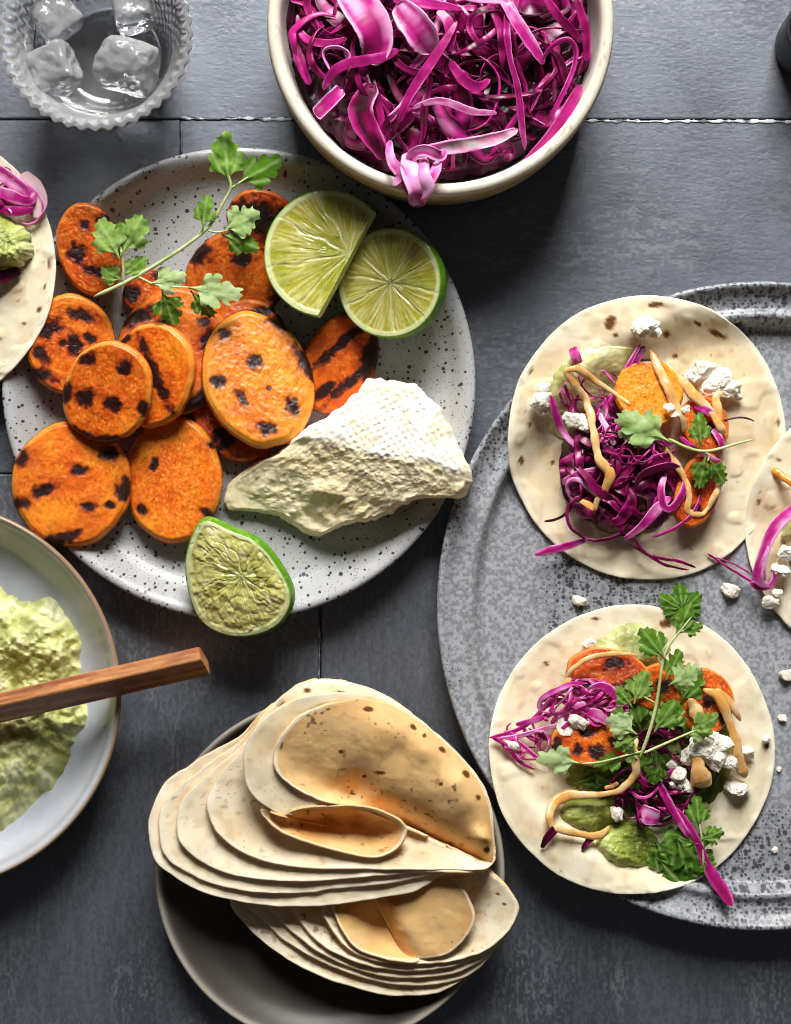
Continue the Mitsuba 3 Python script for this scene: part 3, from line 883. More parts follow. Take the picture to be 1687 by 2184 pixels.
# ------------------------------------------------------------------ wooden spoon handle
def handle():
    a, b = P(-330, 1585, 112), P(437, 1409, 172)
    d = b - a
    ln = np.linalg.norm(d)
    d /= ln
    side = np.cross([0, 0, 1.0], d)
    side /= np.linalg.norm(side)
    nn = np.cross(d, side)
    n = 160
    hw, hh, ch = 36.0, 15.5, 2.6
    sec = np.array([(-hw + ch, -hh), (hw - ch, -hh), (hw, -hh + ch), (hw, hh - ch), (hw - ch, hh), (-hw + ch, hh), (-hw, hh - ch), (-hw, -hh + ch)])
    sec2 = []
    for i in range(8):
        p, q = sec[i], sec[(i + 1) % 8]
        m = 6 if i % 2 == 0 else 2
        sec2 += [p + (q - p) * j / m for j in range(m)]
    sec = np.array(sec2)
    ra = math.radians(56)
    sec = sec @ np.array([[math.cos(ra), math.sin(ra)], [-math.sin(ra), math.cos(ra)]])
    u = np.linspace(0, 1, n)
    u[-2] = 1 - 2.0 / ln
    u[-1] = 1
    k = np.ones(n)
    k[-1] = 0.93
    v = a + d * (u * ln)[:, None, None] + (side * sec[:, 0:1] + nn * sec[:, 1:2])[None] * k[:, None, None]
    m = len(sec)
    i = np.arange(m)
    j = (i + 1) % m
    f = []
    for r in range(n - 1):
        q, y = r * m, (r + 1) * m
        f += [np.stack([q + i, q + j, y + j], 1), np.stack([q + i, y + j, y + i], 1)]
    v = v.reshape(-1, 3)
    grain_xyz = np.column_stack([np.repeat(u, m) * ln * 0.008, np.tile(sec[:, 0], n) * 0.16, np.tile(sec[:, 1], n) * 0.16])
    g = fb(grain_xyz, 1.0, 4, 61)
    g2 = fb(grain_xyz * [3, 5, 5], 1.0, 3, 62)
    col = lerp(lerp(L('8a4826'), L('c98a52'), sstep(0.3, 0.7, g)), L('5a2a15'), 0.5 * sstep(0.55, 0.7, g2))
    e = len(v)
    v = np.vstack([v, a, b])
    f += [np.stack([i * 0 + e, j, i], 1), np.stack([i * 0 + e + 1, (n - 1) * m + i, (n - 1) * m + j], 1)]
    col = np.vstack([col, L('8a5531'), L('b98558')])
    k = thing('spoon_handle', 'square wooden spoon handle resting across the rim of the dip plate', 'spoon')
    put(k, (v, np.vstack(f)), 'mat_satin', col, smooth=False)


handle()

# ------------------------------------------------------------------ folded tortillas
def zoff(pts, dz):
    return [(x, y, z + dz) for x, y, z in pts]


stack = 'folded tortillas on the small plate'
# lower stack, bottom sheet first
LOW = [
    ('lowest folded tortilla of the lower bundle resting on the plate', 92, [(493, 1928), (516, 1962), (554, 2000), (611, 2042), (668, 2072), (743, 2100), (819, 2118), (895, 2120), (955, 2106), (1005, 2070), (1040, 2020), (1040, 1940), (990, 1850), (900, 1790), (760, 1760), (600, 1780), (510, 1850)]),
    ('second folded tortilla from the bottom of the lower bundle', 100, [(516, 1915), (548, 1950), (588, 1986), (630, 2018), (687, 2048), (762, 2078), (850, 2097), (933, 2096), (998, 2078), (1038, 2045), (1062, 1990), (1050, 1920), (990, 1840), (900, 1780), (760, 1750), (620, 1770), (530, 1840)]),
    ('third folded tortilla from the bottom of the lower bundle', 108, [(556, 1915), (590, 1955), (630, 1990), (672, 2022), (726, 2050), (790, 2072), (862, 2082), (950, 2076), (1020, 2050), (1062, 2012), (1086, 1965), (1078, 1915), (1030, 1840), (900, 1770), (760, 1750), (640, 1770), (560, 1840)]),
    ('fourth folded tortilla from the bottom of the lower bundle', 116, [(612, 1915), (640, 1960), (672, 1998), (720, 2032), (780, 2055), (857, 2066), (950, 2060), (1026, 2036), (1074, 1998), (1100, 1955), (1098, 1920), (1070, 1880), (1020, 1840), (900, 1780), (760, 1760), (650, 1780), (600, 1850)]),
]
k = thing('folded_tortilla', 'inner tortilla of the lower bundle curled into a brown hollow', 'tortilla', None)
R0 = [(796, 1895, 66), (814, 1950, 66), (842, 2002, 70), (866, 2036, 94), (905, 2042, 126), (950, 2033, 134), (990, 2000, 138), (1010, 1958, 140), (1002, 1924, 140), (975, 1880, 134), (933, 1845, 126), (860, 1826, 106), (812, 1850, 84)]
over = [sheet(k + '__fold', R0, (905, 1945), 77, inner=[(826, 1930, 104), (850, 1985, 108), (872, 2016, 114), (840, 1900, 104), (870, 1950, 120), (905, 1990, 126), (905, 1910, 124), (950, 1950, 134), (930, 2000, 131)], flour=0.05, freckle=0.85, warmth=0.9, cream=L('d9b076'), warm=L('b98550'), smooth_rbf=0.1)]
L0 = [(706, 1885, 118), (733, 1985, 127), (772, 2026, 131), (845, 2046, 132), (892, 2044, 122), (878, 2010, 70), (850, 1960, 48), (822, 1890, 46), (790, 1840, 84), (740, 1830, 110)]
over.append(sheet(k + '__leaf', L0, (785, 1950), 78, inner=[(750, 1950, 110), (775, 1990, 104), (800, 1980, 82), (790, 1930, 72), (750, 1900, 104), (825, 2020, 104), (806, 1960, 62)], flour=0.05, freckle=0.6, warmth=0.7, cream=L('e6c081'), warm=L('c98f45'), smooth_rbf=0.1, under=list(over)))
k = thing('folded_tortilla', 'top folded tortilla of the lower bundle with a pale lobe at right', 'tortilla', None)
K1 = [(1028, 1856, 128), (1070, 1886, 132), (1099, 1920, 134), (1104, 1937, 134), (1098, 1956, 133), (1077, 1992, 130), (1028, 2028, 127), (952, 2048, 125), (857, 2052, 124), (790, 2042, 122), (743, 2019, 120), (713, 1985, 118), (694, 1954, 116), (680, 1910, 110), (690, 1850, 104), (780, 1800, 100), (920, 1800, 108)]
over.append(sheet(k, K1, (880, 1940), 76, inner=[(850, 1930, 52), (880, 1990, 58), (930, 1930, 62), (800, 1900, 52), (790, 1960, 58), (1025, 1975, 108), (1040, 1920, 110)], warmth=0.6, spots=[(1062, 1906, 5, 4, 0), (1075, 1928, 5, 3, 30)], smooth_rbf=2, under=over))
for i, (lab, z, o) in reversed(list(enumerate(LOW))):
    k = thing('folded_tortilla', lab, 'tortilla', None)
    oz = [(x, y, z - 34 * float(sstep(2040, 1900, y)) * float(sstep(760, 560, x)) - 20 * float(sstep(1850, 1760, y))) for x, y in o]
    over.append(sheet(k, oz, (800, 1930), 71 + i, inner=[(800, 1900, 30 + 5 * i), (900, 1950, 32 + 5 * i), (720, 1880, 34 + 5 * i), (850, 1990, 34 + 5 * i), (800, 1950, 30 + 5 * i)], warmth=0.6, smooth_rbf=1, under=list(over)))
# upper stack: D, C, B, A from below, then the two inner sheets
dome = [(1050, 1836), (1054, 1795), (1046, 1719), (1009, 1643), (933, 1568), (857, 1507), (800, 1473), (743, 1456), (680, 1450), (623, 1471), (585, 1501)]
dome_z = [120, 92, 104, 118, 134, 152, 168, 184, 196, 200, 194]


RAISE = 0


def squash(pts, k=0.62):
    return [(x, y, z if z < 150 else 150 + (z - 150) * k) for x, y, z in pts]


def upper(label, seed, near, drop, left, inner_shift=0.0, **kw):
    o = [(x, y, z - drop) for (x, y), z in zip(dome, dome_z)] + squash(left, 0.5) + near
    k = thing('folded_tortilla', label, 'tortilla', None)
    inner = [(1000, 1815, 140 - drop), (900, 1768, 130 - drop), (820, 1745, 122 - drop), (730, 1745, 116 - drop), (640, 1755, 118 - drop), (560, 1740, 134 - drop), (950, 1720, 190 - drop), (800, 1600, 226 - drop), (700, 1600, 222 - drop), (900, 1650, 222 - drop), (620, 1640, 188 - drop), (860, 1810, 144 - drop), (700, 1815, 144 - drop)]
    over.append(sheet(k, o, (745, 1730), seed, dz=14, under=list(over), inner=squash(inner), n=320, rings=60, smooth_rbf=3, **kw))


# T1: innermost sheet, the big hollow
k = thing('folded_tortilla', 'innermost tortilla curving into a large tan hollow with toasted specks', 'tortilla', None)
T1 = [(1046, 1835, 130), (1051, 1790, 128), (1040, 1716, 142), (1003, 1643, 158), (930, 1568, 176), (855, 1514, 192), (780, 1493, 210), (705, 1502, 222), (641, 1527, 226), (608, 1560, 223), (589, 1598, 216), (589, 1636, 209), (612, 1667, 202), (650, 1690, 194), (700, 1709, 182), (755, 1716, 160), (830, 1742, 96), (920, 1784, 84), (1000, 1822, 104)]
valley = [((800, 1728), 112), ((850, 1752), 88), ((920, 1784), 84), ((980, 1813), 92), ((1020, 1828), 112)]
T1in = [(x + 0.43 * d, y - 0.9 * d, z0 + (z1 - z0) * (1 - math.exp(-d / 48))) for (x, y), z0 in valley for d, z1 in ((20, 208), (45, 206), (85, 204), (135, 204)) if not (x > 960 and d > 50)]
T1in += [(1018, 1760, 166), (1006, 1712, 182), (972, 1660, 194), (905, 1600, 206), (840, 1558, 214), (780, 1535, 220)]
T1in += [(700, 1690, 158), (745, 1694, 134), (715, 1660, 168), (650, 1650, 182), (760, 1640, 178), (760, 1560, 216), (690, 1580, 202), (640, 1600, 204)]
over = [sheet(k, T1, (790, 1640), 87, inner=T1in, dz=14, n=320, rings=70, flour=0.05, pale=0.8, warmth=0.7, cream=L('edc286'), warm=L('d5a264'), smooth_rbf=0.5,
      spots=[(785, 1512, 12, 6, 5), (881, 1550, 9, 6, 50), (905, 1568, 6, 6, 0), (943, 1598, 11, 6, 35), (994, 1650, 10, 7, 50), (810, 1648, 13, 5, 5), (727, 1603, 6, 5, 0), (777, 1655, 5, 4, 0), (1038, 1812, 7, 7, 0), (656, 1524, 8, 4, 20), (600, 1590, 4, 9, 10), (700, 1512, 6, 3, 0), (1020, 1700, 8, 6, 60), (940, 1672, 5, 5, 0), (970, 1684, 4, 4, 0)], freckle=0.7)]

# T2: band sheet whose edge hangs free, with the pouch below it
k = thing('folded_tortilla', 'second tortilla from the centre with a pouch shaped fold', 'tortilla', None)
T2 = [(1048, 1832, 110), (1052, 1795, 108), (1042, 1719, 120), (1005, 1645, 134), (930, 1570, 150), (855, 1512, 168), (792, 1483, 190), (724, 1479, 214), (649, 1488, 228), (592, 1513, 226), (554, 1545, 219), (528, 1587, 209), (521, 1643, 199), (536, 1689, 192), (573, 1722, 186), (609, 1738, 181), (634, 1726, 179), (690, 1722, 174), (762, 1720, 168), (830, 1745, 150), (920, 1785, 140), (1010, 1828, 130)]
leaf = sheet(k + '__leaf', T2, (760, 1640), 85, inner=[(800, 1600, 192), (700, 1600, 198), (640, 1660, 186), (600, 1650, 196), (560, 1640, 202), (700, 1680, 176), (900, 1680, 168)], n=320, rings=60, dz=14, warmth=0.22, cream=L('f8e2b6'), freckle=0.35, smooth_rbf=2, under=over)
pouch = [(558, 1730, 178), (578, 1754, 175), (606, 1773, 172), (650, 1790, 168), (705, 1807, 166), (760, 1822, 164), (795, 1826, 164), (828, 1819, 166), (852, 1801, 168), (863, 1777, 171), (856, 1756, 173), (822, 1736, 175), (770, 1722, 177), (700, 1722, 178), (634, 1728, 180), (604, 1737, 181), (578, 1728, 181)]
fold = sheet(k + '__fold', pouch, (705, 1768), 86, dz=14, inner=[(640, 1746, 120), (700, 1736, 104), (765, 1736, 104), (820, 1752, 122), (700, 1762, 102), (760, 1768, 106), (600, 1748, 152), (815, 1783, 128), (650, 1766, 126), (720, 1788, 128), (770, 1800, 134)], rings=44, flour=0.05, freckle=0.7, warmth=0.9, cream=L('e2b87c'), warm=L('d69447'), smooth_rbf=0.3, noise_amp=0.6)
over += [leaf, fold]

upper('fourth folded tortilla of the upper bundle framing the inner roll', 84,
      [(443, 1711, 156), (450, 1746, 155), (470, 1779, 154), (509, 1811, 153), (572, 1836, 154), (661, 1850, 155), (755, 1850, 156), (857, 1853, 158), (960, 1853, 158), (1035, 1850, 154)], 0, [(547, 1547, 222), (524, 1595, 194), (486, 1632, 172), (460, 1670, 160)], warmth=0.45, cream=L('f9e9c8'), freckle=0.4, spots=[(596, 1500, 12, 7, -35), (655, 1472, 9, 6, 0), (724, 1478, 14, 5, 0), (546, 1568, 8, 14, 30)])

upper('third folded tortilla inside the upper bundle', 83,
      [(380, 1740, 143), (384, 1790, 142), (421, 1830, 141), (471, 1856, 142), (547, 1873, 144), (636, 1878, 146), (705, 1875, 147), (819, 1864, 149), (933, 1857, 152), (1020, 1854, 153)], 9, [(560, 1530, 212), (530, 1576, 184), (480, 1622, 158), (430, 1665, 149), (395, 1700, 145)], warmth=0.12, cream=L('fbeccc'), freckle=0.2, flour=0.25)
upper('second folded tortilla inside the outermost one of the upper bundle', 82,
      [(341, 1736, 132), (342, 1780, 131), (349, 1814, 130), (380, 1848, 130), (449, 1882, 131), (534, 1900, 133), (636, 1902, 135), (743, 1891, 137), (857, 1877, 139), (937, 1860, 142), (1000, 1858, 145)], 18, [(558, 1528, 204), (528, 1572, 174), (470, 1612, 148), (420, 1650, 139), (370, 1690, 134)], warmth=0.12, cream=L('fbeccc'), freckle=0.2, flour=0.2, spots=[(385, 1665, 7, 4, 30), (370, 1700, 6, 5, 0)])
upper('outermost folded tortilla of the upper bundle with the widest pale edge', 81,
      [(320, 1745, 122), (318, 1768, 121), (330, 1827, 120), (358, 1858, 120), (421, 1896, 121), (489, 1917, 122), (560, 1928, 124), (668, 1932, 126), (762, 1920, 128), (857, 1905, 130), (900, 1892, 131), (937, 1868, 134), (990, 1862, 138)], 27, [(556, 1526, 196), (522, 1566, 168), (459, 1600, 140), (403, 1634, 130), (365, 1660, 126), (340, 1690, 124)], warmth=0.12, cream=L('fbeccc'), freckle=0.2, flour=0.2)


# ------------------------------------------------------------------ flat tortillas
def flat_tortilla(px, py, rx, ry, seed, label, spots, zf, spin=0.0, **kw):
    n = 280
    o = wobbly(n, rx, ry, 0.026, seed, 1.8)
    k = thing('tortilla', label, 'tortilla', None)
    pts, t, f = fan(o, (0, 0), 60, 0.85)
    X, Y = px + pts[:, 0], py - pts[:, 1]
    q = np.column_stack([X, Y, X * 0])
    a = np.arctan2(pts[:, 1], pts[:, 0])
    z = zf(X, Y) + 3.2 * (fb(q, 0.011, 3, seed) - 0.5) * 2 + 9 * (fb(np.stack([np.cos(a) * 1.6, np.sin(a) * 1.6, a * 0], 1), 1, 3, seed + 1) - 0.5) * t ** 3 + 0.8 * (nz(q, 0.07, seed) - 0.5) + 0.5 * (nz(q, 0.2, seed) - 0.5)
    blister = sstep(0.66, 0.8, nz(q, 0.028, seed + 4))
    z = z + 3.4 * blister + 2.0 * (fb(q, 0.035, 3, seed + 6) - 0.5)
    top = P(X, Y, z)
    v, f, src, flag = solid(top, f, n, 5.5)
    col = tortilla_colors(q, t, seed, spots, **kw)[src]
    side = flag == 1
    col[side] = lerp(col[side], L('f4ead2'), np.full(side.sum(), 0.6))
    put(k, (v, f), 'mat_dough', col)
    return k


flat_tortilla(1380, 932, 296, 303, 91, 'upper left tortilla on the stoneware plate, loaded with dark cabbage', [(1302, 688, 14, 18, 20), (1312, 715, 7, 6, 0), (1398, 650, 17, 7, -8), (1488, 690, 10, 5, 30), (1530, 712, 26, 7, 22), (1132, 790, 5, 12, 15), (1110, 812, 7, 10, 0), (1112, 982, 8, 10, 20), (1130, 905, 5, 5, 0), (1178, 985, 6, 5, 0), (1422, 712, 9, 8, 0), (1660, 900, 6, 9, 0), (1440, 760, 8, 6, 0)], zt, warmth=0.45, freckle=0.55)
flat_tortilla(1348, 1600, 303, 306, 92, 'lower tortilla on the stoneware plate topped with cilantro and grilled slices', [(1195, 1860, 8, 5, 0), (1165, 1415, 6, 6, 0), (1636, 1590, 5, 10, 20), (1520, 1840, 6, 5, 0), (1270, 1320, 9, 5, 10), (1420, 1330, 16, 10, 0)], zt, warmth=0.25, freckle=0.28)
flat_tortilla(1890, 1128, 297, 290, 93, 'right tortilla running out of view on the stoneware plate', [(1625, 1210, 7, 9, 0), (1640, 1290, 6, 8, 20), (1660, 980, 6, 4, 0), (1618, 1070, 5, 5, 0)], lambda X, Y: zt(X, Y) * 0 + 40 + 20 * sstep(1750, 1620, X) * sstep(1130, 1000, Y) , warmth=0.4, freckle=0.5)
flat_tortilla(-186, 570, 304, 300, 94, 'left tortilla cut by the picture edge, partly over the speckled plate', [(108, 560, 7, 14, 0), (104, 640, 5, 5, 0), (84, 660, 7, 5, 0), (96, 610, 4, 6, 0), (72, 740, 8, 6, 20), (30, 800, 8, 5, 0), (88, 690, 5, 5, 0), (50, 690, 5, 5, 0)], lambda X, Y: 62 + 44 * sstep(-120, 60, X), warmth=0.35, freckle=0.6)


# ------------------------------------------------------------------ cabbage
MAG = [L('360619'), L('8c0e55'), L('cb2890'), L('f2b4e2')]


def shred_color(u, v, q, seed, tone, pale_edge=0.0, ribs=0.0):
    st = 0.6 * fb(np.column_stack([v * 5 + seed, u * 1.6, u * 0 + seed * 0.37]), 1.0, 3, seed) + 0.4 * fb(q, 0.045, 3, seed)
    st = st + ribs * 0.28 * np.sin(v * 13 + 3 * fb(np.column_stack([v, u * 2, u * 0]), 1.0, 2, seed))
    tone = tone + (u - 0.5) * 0.45 * (((seed * 7919) % 97) / 97.0 - 0.5)
    k = np.clip(tone + (st - 0.5) * 1.5 + pale_edge * np.abs(v) ** 2 - 0.05, 0, 1) * 3
    c = np.zeros((len(u), 3))
    for j in range(3):
        w = np.clip(k - j, 0, 1)
        c = np.where((k >= j)[:, None], lerp(MAG[j], MAG[j + 1], w), c)
    return c


def shred(key, pts, w, th, tone, seed, roll=0.0, roll_end=None, curl=0.0, pale=0.0, ns=40, sides=10, label=None):
    q = np.array([P(*p) for p in lift(pts)])
    v, f, u, vv = ribbon(q, w, th, sides=sides, ns=ns, roll=roll, roll_end=roll_end, curl=curl)
    v = v + (fb(v, 0.06, 2, seed)[:, None] - 0.5) * 2.5
    put(key + '__shred', (v, f), 'mat_wet', shred_color(u, vv, v, seed, tone, pale, float(np.max(w) > 30)), label=label)


def random_shreds(key, count, cx, cy, rx, ry, zf, seed, lmin=70, lmax=190, wmin=6, wmax=20, tone=(0.15, 0.6), spread=0.95, head=None, zjit=18, arch=22, curly=1.5):
    rng = np.random.default_rng(seed)
    for i in range(count):
        r, a = math.sqrt(rng.uniform(0, 1)) * spread, rng.uniform(0, 2 * math.pi)
        x, y = cx + rx * r * math.cos(a), cy + ry * r * math.sin(a)
        h = rng.uniform(0, 2 * math.pi) if head is None else math.radians(head + rng.normal(0, 28))
        ln = rng.uniform(lmin, lmax)
        kap = rng.normal(0, curly) / ln * (1 + rng.uniform(0, 1.2) ** 3)
        wave = rng.uniform(0.1, 0.7)
        m = 9
        pts = [(x, y)]
        hh = h - kap * ln / 2
        for j in range(m - 1):
            hh += kap * ln / (m - 1) + wave * math.sin(j * 1.7 + i) * 0.35
            px, py = pts[-1]
            pts.append((px + math.cos(hh) * ln / (m - 1), py + math.sin(hh) * ln / (m - 1)))
        p = np.array(pts)
        p -= p.mean(0) - [x, y]
        d = np.hypot((p[:, 0] - cx) / rx, (p[:, 1] - cy) / ry)
        over = np.maximum(d, 1.0)
        p = [cx, cy] + (p - [cx, cy]) / over[:, None]
        z0 = rng.uniform(-zjit, zjit)
        z = zf(p[:, 0], p[:, 1]) + z0 + arch * rng.uniform(-0.3, 1) * np.sin(np.linspace(0, math.pi, m)) + rng.normal(0, 3, m)
        w = rng.uniform(wmin, wmax)
        shred(key, np.column_stack([p, z]), [w * rng.uniform(0.15, 0.6), w, w * rng.uniform(0.7, 1.1), w * rng.uniform(0.1, 0.5)], rng.uniform(2.4, 4.0), rng.uniform(*tone), seed * 1000 + i,
              roll=rng.normal(0, 0.5), roll_end=rng.normal(0, 0.9), curl=rng.uniform(-0.12, 0.22), pale=rng.choice([0, 0.25, 0.5], p=[0.6, 0.25, 0.15]), ns=30, sides=8)


slaw = thing('cabbage_slaw', 'glossy shredded magenta cabbage slaw heaped in the cream bowl', 'slaw')


def mound(x, y):
    d = np.hypot(np.asarray(x, float) - 935, np.asarray(y, float) - 40) / 335
    return 186 + 36 * (1 - np.clip(d, 0, 1) ** 2.2)


# packed mass of the heap below the single shreds
o = wobbly(200, 324, 324, 0.01, 5)
pts, t, f = fan(o, (0, 0), 70, 0.9)
X, Y = 938 + pts[:, 0], 45 - pts[:, 1]
q = np.column_stack([X, Y, X * 0])
z = mound(X, Y) - 26 + 34 * (np.abs(fb(q, 0.02, 4, 3) - 0.5) * 2 - 0.3) + 10 * (fb(q, 0.07, 3, 4) - 0.5)
top = P(X, Y, z)
v, f, src, flag = solid(top, f, 200, 40, bottom=130)
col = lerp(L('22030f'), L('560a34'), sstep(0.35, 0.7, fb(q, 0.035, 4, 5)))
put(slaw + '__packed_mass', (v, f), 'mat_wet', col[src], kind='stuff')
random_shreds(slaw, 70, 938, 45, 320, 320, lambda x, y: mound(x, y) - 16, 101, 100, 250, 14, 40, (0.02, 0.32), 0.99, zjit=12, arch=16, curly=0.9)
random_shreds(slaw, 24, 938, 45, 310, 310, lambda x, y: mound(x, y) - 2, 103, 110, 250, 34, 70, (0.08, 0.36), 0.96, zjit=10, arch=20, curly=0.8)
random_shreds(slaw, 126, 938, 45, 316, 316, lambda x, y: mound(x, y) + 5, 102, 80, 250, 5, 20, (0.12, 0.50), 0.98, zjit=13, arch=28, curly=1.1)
HERO = [
    # points (px, py, z rel. to the mound), widths, tone, pale, roll, curl
    ([(735, -30, 34), (765, 15, 44), (795, 60, 44), (800, 105, 34), (785, 130, 22)], [60, 86, 92, 78, 40], 0.86, 0.1, -0.15, 0.16),
    ([(850, 10, 34), (880, 45, 50), (905, 80, 46), (918, 112, 28)], [44, 70, 74, 40], 0.97, 0.1, 0.25, 0.18),
    ([(975, 45, 48), (945, 95, 50), (905, 155, 44), (868, 215, 36), (850, 262, 26)], [12, 22, 26, 22, 16], 0.52, 0.35, 0.2, 0.1),
    ([(1060, -20, 44), (1085, 20, 54), (1112, 62, 52), (1140, 105, 44), (1160, 135, 30)], [18, 26, 34, 30, 18], 0.78, 0.4, -0.2, 0.12),
    ([(985, -5, 46), (1040, 0, 54), (1080, 5, 52), (1105, 35, 46)], [10, 16, 18, 12], 0.9, 0.2, 0, 0.1),
    ([(1082, 20, 50), (1082, 70, 52), (1090, 130, 46), (1105, 190, 40), (1112, 250, 34), (1120, 320, 26)], [14, 18, 14, 16, 18, 10], 0.66, 0.5, 0.4, 0.1),
    ([(1155, 130, 40), (1178, 98, 58), (1210, 84, 64), (1228, 108, 60), (1218, 160, 52), (1195, 210, 42), (1168, 262, 34)], [9, 12, 13, 13, 14, 14, 10], 0.62, 0.5, 0.5, 0),
    ([(855, 338, 40), (920, 322, 46), (990, 310, 44), (1060, 295, 40), (1105, 275, 34)], [20, 34, 38, 34, 16], 0.60, 0.15, -0.2, 0.1),
    ([(1100, 372, 34), (1140, 330, 36), (1180, 285, 40), (1215, 225, 44), (1240, 180, 36)], [16, 28, 34, 30, 16], 0.55, 0.3, 0.2, 0.1),
    ([(1185, 300, 40), (1150, 335, 44), (1100, 362, 42)], [14, 22, 12], 0.74, 0.4, 0.1, 0.05),
    ([(675, 245, 30), (705, 215, 40), (730, 190, 36)], [34, 36, 32], 0.86, 0.1, -0.1, 0.16),
    ([(690, 190, 26), (715, 150, 38), (760, 132, 40), (820, 120, 34), (850, 105, 26)], [14, 24, 26, 22, 14], 0.6, 0.4, 0.2, 0.1),
    ([(705, 150, 30), (690, 110, 34), (720, 100, 40), (745, 118, 36), (728, 148, 30)], [8, 9, 9, 9, 7], 0.85, 0.2, 0.8, 0),
    ([(635, 30, 24), (650, 80, 30), (700, 92, 36), (740, 82, 34)], [10, 18, 20, 12], 0.5, 0.4, 0, 0.1),
    ([(800, 180, 20), (770, 240, 28), (800, 300, 26), (820, 340, 22)], [40, 62, 50, 22], 0.42, 0.3, 0.1, 0.12),
    ([(960, 130, 26), (985, 165, 38), (1015, 185, 36), (1045, 168, 28)], [14, 28, 26, 12], 0.6, 0.4, 0.3, 0.15),
    ([(660, 180, 14), (640, 130, 20), (625, 70, 16)], [18, 28, 16], 0.5, 0.2, 0.3, 0.1),
    ([(1150, -30, 40), (1180, 20, 46), (1215, 60, 40), (1240, 90, 28)], [14, 22, 20, 12], 0.48, 0.5, 0.2, 0.1),
    ([(1230, 0, 30), (1248, 60, 34), (1252, 130, 26)], [16, 24, 14], 0.42, 0.4, 0.3, 0.1),
    ([(880, 230, 30), (940, 215, 40), (1000, 235, 40), (1060, 240, 30)], [10, 18, 20, 10], 0.9, 0.3, 0.3, 0.1),
    ([(840, 0, 30), (930, 10, 40), (985, 20, 40)], [16, 26, 12], 0.62, 0.3, 0.1, 0.1),
    ([(935, 20, 40), (960, 60, 44), (955, 110, 36)], [20, 30, 18], 0.6, 0.3, -0.2, 0.1),
]
for i, (pts, w, tone, pale, roll, curl) in enumerate(HERO):
    q = [(x, y, float(mound(x, y)) + dz) for x, y, dz in pts]
    shred(slaw, q, [0.85 * e for e in w], 3.6, tone if tone > 0.84 else tone * 0.84, 7000 + i, roll=roll, curl=curl, pale=pale * 0.5, ns=50, sides=14)
# frilled piece hanging over the rim
fr = thing('cabbage_frill', 'crinkled pale pink cabbage piece hanging over the bowl rim', 'cabbage')
shred(fr, [(832, 300, 262), (838, 345, 290), (855, 372, 296), (838, 395, 286)], [14, 22, 26, 14], 5, 0.86, 7101, curl=0.15, roll=0.4)
shred(fr, [(870, 345, 272), (885, 325, 292), (915, 322, 300), (938, 332, 296), (948, 318, 280)], [16, 22, 24, 22, 12], 5, 0.60, 7102, curl=0.25, roll=0.3, pale=0.4)
shred(fr, [(870, 330, 270), (876, 372, 296), (890, 405, 292), (886, 438, 262)], [26, 44, 50, 26], 5, 0.55, 7103, curl=0.2, roll=-0.3, pale=0.35)
shred(fr, [(905, 335, 280), (900, 370, 302), (908, 402, 296), (895, 425, 276)], [20, 32, 34, 18], 5, 0.70, 7104, curl=-0.15, roll=0.5, pale=0.3)
shred(fr, [(935, 345, 278), (930, 368, 300), (922, 392, 296)], [18, 26, 14], 5, 0.95, 7105, curl=0.2, roll=0.5)
shred(fr, [(850, 360, 276), (868, 395, 286), (885, 425, 268)], [10, 18, 12], 5, 0.45, 7106, curl=0.2)


# ------------------------------------------------------------------ toppings: helpers
def crumb(px, py, z, r, seed, label, key='cheese_crumble', group='white cheese crumbles', flat=0.75, tint=L('f4efe2')):
    rng = np.random.default_rng(seed * 17 + 3)
    pt = rng.normal(size=(18, 3))
    pt = pt / np.linalg.norm(pt, axis=1, keepdims=True) * rng.uniform(0.8, 1.2, (18, 1)) * [1.12, 0.92, 1]
    m = trimesh.convex.convex_hull(pt)
    for _ in range(4):
        m = m.subdivide()
    m = trimesh.Trimesh(m.vertices, m.faces, process=True)
    trimesh.smoothing.filter_laplacian(m, iterations=12)
    v = np.array(m.vertices)
    v = v * (1 + 0.60 * (fb(v * 3.2, 1.0, 4, seed) - 0.5) + 0.14 * (nz(v * 13, 1.0, seed + 5) - 0.5))[:, None] * r * [1.08, 1.08, flat]
    c = lerp(tint, L('e2d7bd'), sstep(0.5, 0.75, fb(v, 0.12, 3, seed + 1)))
    k = thing(key, label, 'cheese crumble', group)
    put(k, (v + P(*lift([px, py, z + r * flat * 0.7])), np.array(m.faces)), 'mat_matte', c)


def sauce(key_thing, strands, tone=(L('e3a355'), L('f6d09a')), seed=0):
    for j, (pts, r) in enumerate(strands):
        q = np.array([P(*p) for p in lift(pts)])
        n = max(30, len(pts) * 14)
        p = catmull(q, n)
        rr = np.interp(np.linspace(0, 1, n), np.linspace(0, 1, len(r)), r) * (0.40 + 1.25 * fb(p, 0.020, 2, seed + j)) * np.minimum(1, 0.45 + 6 * np.minimum(np.linspace(0, 1, n), np.linspace(1, 0, n)))
        p = p + np.stack([6 * (fb(p, 0.05, 2, seed + 3) - 0.5), 6 * (fb(p, 0.05, 2, seed + 4) - 0.5), 12 * (fb(p, 0.02, 2, seed + 5) - 0.5) - 6], 1)
        v, f, u, vv = ribbon(p, rr * 1.9, rr * 1.15, sides=12, ready=True)
        c = lerp(tone[0], tone[1], sstep(0.3, 0.75, fb(v, 0.04, 3, seed + j)))
        put(key_thing + '__strand', (v, f), 'mat_glaze', c)


def dark_piece(key, label, cat, outline, center, z, h, seed, tones, bsdf='mat_wet', group=None):
    k = thing(key, label, cat, group)
    mash(k, outline, center, z, lambda x, y, t: h + 0 * x, seed, n=140, rings=40, tones=tones, bsdf=bsdf, rough=0.5)


